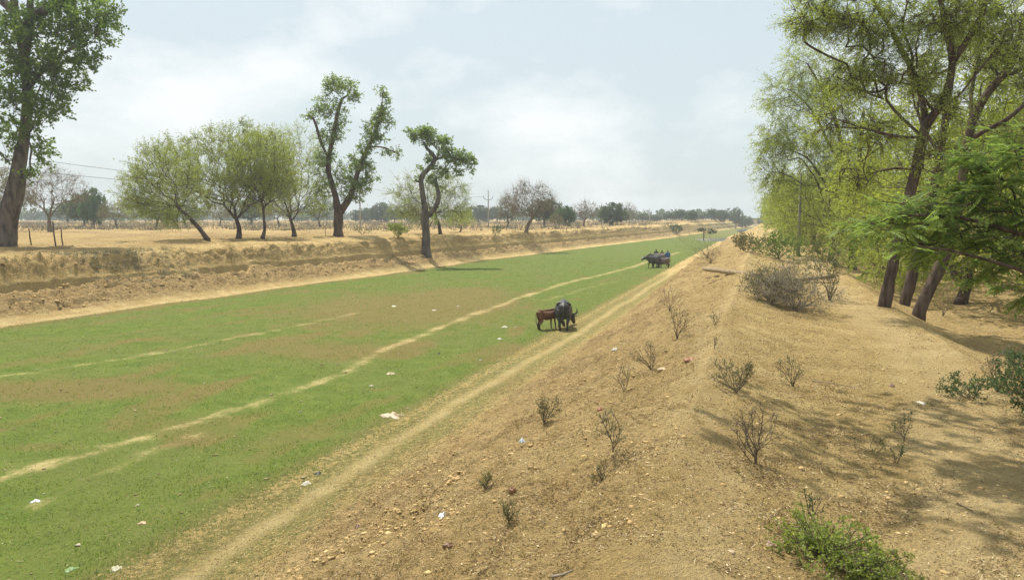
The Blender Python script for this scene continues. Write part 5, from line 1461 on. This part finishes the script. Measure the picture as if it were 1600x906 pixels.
rag(181, 889, 18, 8, 'pale crumpled leaf bundle near the bottom left corner', (.50, .46, .32), 11, 'dry_husk', 'debris')
rag(223, 817, 12, 5, 'orange tan dry leaf on the lower left grass', (.50, .34, .18), 12, 'dry_leaf', 'leaf')
rag(110, 890, 18, 5, 'green uprooted weed clump at the bottom left', (.16, .26, .08), 13, 'weed_clump', 'plant')
rag(961, 547, 12, 7, 'small white bag halfway up the slope', W_, 14)
rag(692, 808, 16, 12, 'torn white and blue plastic on the near slope', (.70, .72, .74), 15, 'plastic_wrapper', 'wrapper')
rag(816, 690, 12, 10, 'bluish plastic scrap by the faded green shrub', (.55, .62, .68), 16, 'plastic_scrap', 'scrap')
rag(938, 640, 12, 6, 'brick red dry leaf beside the leafy headed plant', (.26, .09, .04), 17, 'dry_leaf', 'leaf')
rag(1078, 562, 26, 7, 'reddish brown dead leaf pile on the ridge', (.28, .12, .05), 18, 'dead_leaf_pile', 'leaves')
rag(800, 766, 12, 9, 'red brown curled leaf on the near slope', (.26, .12, .06), 19, 'dry_leaf', 'leaf')
rag(702, 852, 16, 8, 'dark brown dead leaf clump near the bottom of the slope', (.16, .08, .04), 20, 'dry_leaf', 'leaf')
rag(560, 822, 14, 7, 'dark brown leaf by the edge of the trodden line', (.15, .07, .035), 21, 'dry_leaf', 'leaf')
rag(1394, 604, 10, 6, 'dark brown leaf curled on the sandy path', (.14, .06, .03), 22, 'dry_leaf', 'leaf')
rag(1203, 850, 24, 9, 'curled dead leaf left of the lime green herb patch', (.24, .16, .09), 23, 'dry_leaf', 'leaf')
rag(1308, 848, 18, 8, 'pale round leaf lying on the lime green herb patch', (.48, .44, .28), 24, 'dry_leaf', 'leaf')
rag(1035, 577, 20, 3, 'pale bark strip on the slope below the sparse brown shrub', (.55, .42, .25), 25, 'bark_strip', 'bark')
rag(1437, 629, 16, 3, 'white paper sliver on the shaded path', (.68, .62, .50), 26, 'paper_scrap', 'scrap')
rag(686, 553, 5, 4, 'single black dung spot on the bright grass', (.03, .03, .025), 27, 'dung_lump', 'debris')
rag(1143, 862, 14, 5, 'flat tan stone on the near ridge left of the dead leaf', (.40, .30, .18), 28, 'flat_stone', 'stone')

def stick(pts, label, r, mat=M_twig_pale, lift=.012, name='dry_stick'):
    W = np.array([G(*p) + np.array([0, 0, lift]) for p in pts]); o_ = W[0].copy()
    V, F3, F4 = tube(W - o_, np.linspace(r, r * .5, len(W)), 6, True, .08, np.random.default_rng(3)); mb = MB(); mb.add2(V, F3, F4)
    o = obj(name, mb.me(name, mat)); o.location = o_; tag(o, label, 'stick')
stick([(862, 905), (878, 900), (895, 893)], 'pale bare stick at the bottom edge of the near slope', .013)
stick([(1268, 596), (1300, 600), (1335, 606)], 'long thin stick lying across the ridge right of the small upright shrub', .008)
stick([(690, 796), (672, 810)], 'short twig by the torn plastic', .006)
stick([(1098, 448), (1115, 441), (1128, 436)], 'dark curved root under the end of the concrete beam', .015, M_bark_dark)
stick([(1495, 788), (1520, 800)], 'short dark twig on the lower right path', .008, M_bark_dark)

# ------------------------------------------------------------------ animals and people
def fuse(parts, voxel, name, mat, smooth=2):
    V = []; F3 = []; F4 = []; n = 0
    for v, f3, f4 in parts:
        V.append(v)
        if len(f3): F3.append(f3 + n)
        if len(f4): F4.append(f4 + n)
        n += len(v)
    me = mesh('tmp', np.concatenate(V), [np.concatenate(F3)] + ([np.concatenate(F4)] if F4 else []))
    o = bpy.data.objects.new('tmp', me); C.objects.link(o)
    m = o.modifiers.new('r', 'REMESH'); m.mode = 'VOXEL'; m.voxel_size = voxel; m.use_smooth_shade = True
    if smooth:
        s = o.modifiers.new('s', 'SMOOTH'); s.factor = .5; s.iterations = smooth
    dg = bpy.context.evaluated_depsgraph_get()
    out = bpy.data.meshes.new_from_object(o.evaluated_get(dg)); out.name = name
    bpy.data.objects.remove(o); bpy.data.meshes.remove(me)
    out.materials.clear(); out.materials.append(mat)
    return out

def animal_mat(name, top, side, leg, legz, rough=.5, spec=.4):
    m, n, o = new_mat(name)
    t = N(n, 'TexCoord'); sx = N(n, 'SeparateXYZ'); n.links.new(t.outputs['Object'], sx.inputs[0])
    a = nz(n, 5, 5, .6, t.outputs['Object'])
    col = mix(n, ramp(n, a, .35, .65), top, side)
    zf = mth(n, 'ADD', sx.outputs[2], mth(n, 'MULTIPLY', mth(n, 'SUBTRACT', a, .5), .2))
    col = mix(n, ramp(n, zf, legz, legz + .18), leg, col)
    d = N(n, 'BsdfPrincipled', i_Roughness=rough); d.inputs['Specular IOR Level'].default_value = spec
    n.links.new(col, d.inputs['Base Color'])
    b = N(n, 'Bump', i_Strength=.3, i_Distance=.01); n.links.new(nz(n, 60, 3, .6, t.outputs['Object']), b.inputs['Height']); n.links.new(b.outputs[0], d.inputs['Normal'])
    n.links.new(d.outputs[0], o.inputs[0])
    return m
M_buff = animal_mat('buffalo_hide', (.020, .019, .020), (.060, .056, .054), (.03, .026, .023), .1, .55, .4)
M_buff2 = animal_mat('brown_buffalo_hide', (.10, .075, .06), (.15, .12, .10), (.05, .04, .035), .25, .6, .3)
M_calf = animal_mat('calf_hide', (.105, .045, .020), (.19, .09, .040), (.035, .022, .016), .38, .6, .3)
M_horn = simple_mat('horn', (.05, .045, .04), (.10, .09, .08), 20, .5, .1)
M_eye = simple_mat('eye', (.008, .008, .008), (.01, .01, .01), 5, .1, 0)

def bovine(label, loc, rz, mat, graze=True, turn=0.0, sc=1.0, calf=False, horns=True, name='water_buffalo', cat='buffalo', seed=0):
    w = .80 if calf else 1.0; lg = 1.12 if calf else 1.0
    bz = .12 if calf else 0.0
    body = [(-1.10, 1.10, .09, .12), (-1.03, 1.10, .20, .20), (-.90, 1.06, .27, .29), (-.62, .98, .33, .36), (-.25, .88, .43, .44), (.12, .88, .42, .43), (.42, .96, .34, .41), (.62, 1.03, .26, .35)]
    pth = [(x, 0, z_ + bz) for x, z_, a, b in body]; rad = [(a * w, b * (w if calf else 1) * .97) for x, z_, a, b in body]
    parts = [tube(pth, rad, 16)]
    # hip bones and withers
    parts.append(tube([(-.74, -.33 * w, 1.19 + bz), (-.78, -.22 * w, 1.28 + bz), (-.80, 0, 1.31 + bz), (-.78, .22 * w, 1.28 + bz), (-.74, .33 * w, 1.19 + bz)], [.055, .075, .07, .075, .055], 8))
    parts.append(tube([(-.9, 0, 1.26 + bz), (0, 0, 1.25 + bz), (.5, 0, 1.30 + bz)], [.07, .09, .08], 8))
    if graze:
        nk = [(.50, 0, 1.0 + bz, .20, .33), (.80, .06 * turn, .88 + bz, .17, .25), (1.05, .24 * turn, .66 + bz, .14, .20), (1.20, .40 * turn, .47, .13, .17)]
        hd = [(1.20, .40 * turn, .52, .12, .13), (1.28, .46 * turn, .42, .13, .15), (1.36, .52 * turn, .26, .105, .12), (1.42, .56 * turn, .13, .085, .09), (1.44, .58 * turn, .06, .07, .06)]
    else:
        nk = [(.50, 0, 1.02 + bz, .20, .33), (.80, .06 * turn, 1.08 + bz, .16, .24), (1.05, .16 * turn, 1.14 + bz, .135, .19), (1.22, .26 * turn, 1.16 + bz, .13, .16)]
        hd = [(1.16, .22 * turn, 1.20 + bz, .12, .13), (1.30, .30 * turn, 1.15 + bz, .125, .15), (1.48, .40 * turn, 1.05 + bz, .10, .115), (1.62, .48 * turn, .97 + bz, .085, .09), (1.68, .52 * turn, .94 + bz, .07, .07)]
    parts.append(tube([p[:3] for p in nk], [(p[3] * w, p[4] * w) for p in nk], 12))
    parts.append(tube([p[:3] for p in hd], [p[3:] for p in hd], 12))
    hp = np.array(hd[1][:3]); hdv = unit(np.array(hd[3][:3]) - hp); sdv = unit(np.cross(hdv, np.array([0, 0, 1.0]) if not graze else np.array([.8, .5 * turn, .4]))); upv = np.cross(sdv, hdv)
    for sg in (-1, 1):
        c = hp + sdv * sg * .10 - hdv * .06
        parts.append(tube([c, c + sdv * sg * .14 + upv * -.02, c + sdv * sg * .27 - upv * .06], [(.035, .02), (.075, .025), (.02, .012)], 8))
        f = .04 * (1 if sg > 0 else -1)
        hy = .20 * w * sg
        parts.append(tube([(-.84 + f, hy * .85, 1.0 + bz), (-.80 + f, hy * 1.15, .80 + bz * .7), (-.74 + f, hy * 1.2, .62 + bz * .5), (-.86 + f, hy * 1.0, .50), (-.97 + f, hy * .88, .42), (-.94 + f, hy * .85, .28), (-.91 + f, hy * .84, .12), (-.88 + f, hy * .84, .07), (-.85 + f, hy * .84, 0.0)],
                          [(.155 * w, .25 * w), (.14 * w, .23 * w), (.115 * w, .17 * w), (.085 * w, .11 * w), (.066, .078), (.054, .06), (.052, .056), (.058, .062), (.068, .07)], 10, flat=(1, 0, 0)))
        f2 = .07 * (-1 if sg > 0 else 1)
        parts.append(tube([(.48, hy * .8, 1.0 + bz), (.44, hy * 1.0, .80 + bz * .6), (.40 + f2 * .5, hy * 1.05, .60), (.43 + f2, hy, .42), (.44 + f2, hy, .34), (.43 + f2, hy, .20), (.44 + f2, hy, .10), (.48 + f2, hy, .05), (.50 + f2, hy, 0)],
                          [(.13 * w, .18 * w), (.11 * w, .15 * w), (.075 * w, .09 * w), (.055, .065), (.056, .06), (.040, .045), (.044, .048), (.05, .055), (.058, .062)], 10, flat=(1, 0, 0)))
    parts.append(tube([(-1.06, 0, 1.20 + bz), (-1.16, .01, 1.12 + bz), (-1.18, .02, .9 + bz), (-1.16, .03, .65 + bz), (-1.15, .03, .48 + bz)], [.045, .035, .026, .024, .034], 8))
    parts.append(tube([(-1.15, .03, .50 + bz), (-1.15, .03, .40 + bz), (-1.15, .03, .32 + bz)], [.03, .042, .012], 8))
    me = fuse(parts, .022, 'body', mat)
    e = empty(name, loc, label, cat, None, rz); e.scale = (sc, sc, sc)
    obj('body', me, e)
    for sg in (-1, 1):
        if horns:
            c = hp + sdv * sg * .09 - hdv * .09 + upv * .04
            V, F3, F4 = tube([c, c + sdv * sg * .16 + upv * .01 - hdv * .06, c + sdv * sg * .23 - hdv * .15 + upv * .05, c + sdv * sg * .22 - hdv * .25 + upv * .11, c + sdv * sg * .15 - hdv * .31 + upv * .16], [.048, .044, .034, .022, .008], 8)
            mb = MB(); mb.add2(V, F3, F4); obj('horn', mb.me('horn', M_horn, True), e)
        c = hp + hdv * .05 + sdv * sg * .118 + upv * .03
        mb = MB(); mb.add(IV * .022 + c, IF); obj('eye', mb.me('eye', M_eye, True), e)
    return e

gb = G(884, 517)
bovine('dark grey water buffalo grazing with its rump to the camera beside the brown calf', (gb[0] - .05, gb[1] + .9, Hz(gb[0], gb[1] + .9) - .01), math.radians(90 - 3), M_buff, True, -.95, .96)
gc = G(858, 514)
bovine('reddish brown calf with black legs standing left of the grazing buffalo', (gc[0] - .02, gc[1] + .05, Hz(gc[0], gc[1]) - .01), math.radians(38), M_calf, True, -.2, .62, True, False, 'calf', 'calf')
g1 = G(1016, 419)
bovine('dark buffalo facing left at the front of the distant herd', (g1[0] + .35, g1[1] + .3, Hz(g1[0], g1[1]) - .01), math.radians(218), M_buff, False, -.5, .90)
g2 = G(1027, 418.5)
bovine('dark buffalo with lowered head facing the camera between the herd animals', (g2[0], g2[1] + 1.2, Hz(g2[0], g2[1] + 1) - .01), math.radians(-102), M_buff, False, .4, .86)
g3 = G(1036, 418)
bovine('small grey brown buffalo calf at the right front of the herd', (g3[0], g3[1] + .2, Hz(g3[0], g3[1]) - .01), math.radians(200), M_buff2, False, .2, .72, False, False, 'water_buffalo', 'buffalo')
g4 = G(1034, 414)
bovine('tan brown buffalo at the back of the herd in front of the herders', (g4[0], g4[1] + 1.2, Hz(g4[0], g4[1] + 1) - .01), math.radians(176), M_buff2, False, -.3, .88)

M_skin = simple_mat('skin', (.12, .065, .04), (.15, .085, .055), 8, .6, .05)
M_hair = simple_mat('hair', (.008, .007, .006), (.015, .012, .01), 30, .6, .1)
def cloth(name, c): return simple_mat(name, tuple(x * .8 for x in c), c, 10, .9, .3)
def person(label, loc, rz, h, shirt, trousers, arm=0.0, seed=0):
    k = h / 1.70
    e = empty('person', loc, label, 'person', None, rz)
    e.scale = (k, k, k)
    parts = []
    for sg in (-1, 1):
        parts.append(tube([(0, .09 * sg, .92), (.01, .10 * sg, .70), (.02, .10 * sg, .50), (.0, .10 * sg, .36), (-.01, .10 * sg, .20), (0, .10 * sg, .07)], [(.085, .09), (.082, .09), (.058, .062), (.056, .060), (.042, .045), (.038, .042)], 10))
        parts.append(tube([(-.05, .10 * sg, .045), (.05, .105 * sg, .045), (.13, .11 * sg, .03), (.18, .115 * sg, .022)], [(.035, .04), (.042, .04), (.045, .028), (.03, .018)], 8))
        sh = np.array([0, .19 * sg, 1.40]); el = np.array([-.02 + arm * .1, .25 * sg, 1.12]); wr = np.array([.08 + arm * .14, .25 * sg, .88 + arm * .16])
        parts.append(tube([sh * [1, .7, 1], sh, (sh + el) / 2, el, (el + wr) / 2, wr], [.06, .058, .048, .040, .037, .026], 8))
        hd_ = unit(wr - el)
        parts.append(tube([wr, wr + hd_ * .05, wr + hd_ * .095], [(.022, .03), (.018, .042), (.014, .038)], 8))
        for fi, (oy, ln) in enumerate(((-.030, .065), (-.010, .078), (.010, .072), (.028, .055))):
            b0 = wr + hd_ * .09 + np.array([0, 0, 0]) + np.array([oy, 0, 0])
            parts.append(tube([b0, b0 + hd_ * ln * .5, b0 + hd_ * ln * .9 + np.array([.0, -.012 * sg, 0])], [.0095, .009, .007], 6))
        b0 = wr + hd_ * .03 + np.array([.03, 0, 0])
        parts.append(tube([b0, b0 + np.array([.03, -.01 * sg, -.02]), b0 + np.array([.04, -.015 * sg, -.055])], [.012, .011, .008], 6))
    parts.append(tube([(0, 0, .86), (0, 0, .98), (0, 0, 1.12), (0, 0, 1.28), (0, 0, 1.40), (0, 0, 1.455)], [(.16, .10), (.155, .105), (.135, .095), (.165, .11), (.165, .09), (.06, .055)], 14, flat=(1, 0, 0)))
    parts.append(tube([(0, 0, 1.42), (.01, 0, 1.50), (.015, 0, 1.54)], [.055, .05, .05], 10))
    parts.append(tube([(.02, 0, 1.47), (.025, 0, 1.51), (.02, 0, 1.57), (.01, 0, 1.63), (.0, 0, 1.68), (0, 0, 1.70)], [(.035, .04), (.058, .07), (.073, .090), (.078, .098), (.062, .075), (.02, .03)], 14, flat=(1, 0, 0)))
    parts.append(tube([(.10, 0, 1.60), (.125, 0, 1.565), (.105, 0, 1.555)], [.008, .016, .010], 6))
    parts.append(tube([(.092, -.025, 1.525), (.100, 0, 1.525), (.092, .025, 1.525)], [.008, .010, .008], 6))
    for sg in (-1, 1): parts.append(tube([(.0, .072 * sg, 1.61), (-.005, .088 * sg, 1.59), (0, .076 * sg, 1.56)], [.012, .016, .010], 6))
    obj('body', fuse(parts, .0125, 'body', M_skin, 1), e)
    # clothes
    mb = MB()
    V, F3, F4 = tube([(0, 0, .84), (0, 0, .98), (0, 0, 1.12), (0, 0, 1.28), (0, 0, 1.41), (0, 0, 1.465)], [(.185, .135), (.175, .13), (.16, .12), (.185, .13), (.18, .108), (.075, .07)], 16, False, flat=(1, 0, 0)); mb.add2(V, F3, F4)
    for sg in (-1, 1):
        sh = np.array([0, .19 * sg, 1.40]); el = np.array([-.02 + arm * .1, .25 * sg, 1.12])
        V, F3, F4 = tube([sh * [1, .6, 1.005], sh, sh * .5 + el * .5, sh * .1 + el * .9], [.075, .075, .066, .062], 10, False); mb.add2(V, F3, F4)
    obj('shirt', mb.me('shirt', shirt, True), e)
    mb = MB()
    for sg in (-1, 1):
        V, F3, F4 = tube([(0, .07 * sg, .98), (0, .09 * sg, .90), (.01, .10 * sg, .70), (.02, .10 * sg, .50), (0, .10 * sg, .30), (0, .10 * sg, .09)], [(.10, .12), (.105, .115), (.10, .105), (.082, .085), (.075, .078), (.065, .07)], 12, False); mb.add2(V, F3, F4)
    obj('trousers', mb.me('trousers', trousers, True), e)
    v = IV.copy(); bm = bmesh.new(); bmesh.ops.create_icosphere(bm, subdivisions=3, radius=1.0)
    V = np.array([q.co[:] for q in bm.verts]); F = np.array([[q.index for q in f.verts] for f in bm.faces]); bm.free()
    keep = (V[:, 2] > .05 + .75 * np.clip(V[:, 0], -.35, 1)); V = V * np.array([.108, .088, .108]) + np.array([-.004, 0, 1.612])
    F = F[keep[F].all(1)]; mb = MB(); mb.add(V, F); obj('hair', mb.me('hair', M_hair, True), e)
    for sg in (-1, 1):
        mb = MB(); mb.add(IV * .012 + np.array([.088, .030 * sg, 1.60]), IF); obj('eye', mb.me('eye', M_eye, True), e)
    return e
def herder(px, py, dy, h, label, shirt, tr, rz, seed):
    b = G(px, py); person(label, (b[0], b[1] + dy, Hz(b[0], b[1] + dy)), math.radians(rz), h, shirt, tr, .3, seed)
herder(1043, 416, 0, 1.62, 'person in a bright blue shirt standing at the right end of the herd', cloth('blue_shirt', (.03, .12, .34)), cloth('grey_trousers', (.25, .25, .27)), -100, 1)
herder(1026, 412, .4, 1.55, 'person in dark olive clothes behind the middle buffalo', cloth('olive_shirt', (.06, .08, .04)), cloth('dark_trousers', (.03, .03, .03)), -80, 2)
herder(1035.6, 412, .6, 1.45, 'short person in a muddy brown shirt between the other two herders', cloth('brown_shirt', (.12, .10, .03)), cloth('brown_trousers', (.06, .05, .04)), -90, 3)

# ------------------------------------------------------------------ haze
mh, nh, oh = new_mat('haze_air')
pv = N(nh, 'VolumePrincipled', i_Density=0.00065); pv.inputs['Color'].default_value = (.93, .96, .98, 1)
nh.links.new(pv.outputs[0], oh.inputs['Volume'])
bm = bmesh.new(); bmesh.ops.create_cube(bm, size=1.0); me = bpy.data.meshes.new('haze'); bm.to_mesh(me); bm.free(); me.materials.append(mh)
hz = obj('haze', me); hz.scale = (2300, 2300, 40); hz.location = (0, 0, 14.0); tag(hz, 'pale dusty summer haze over the fields and canal', 'haze', kind='stuff')
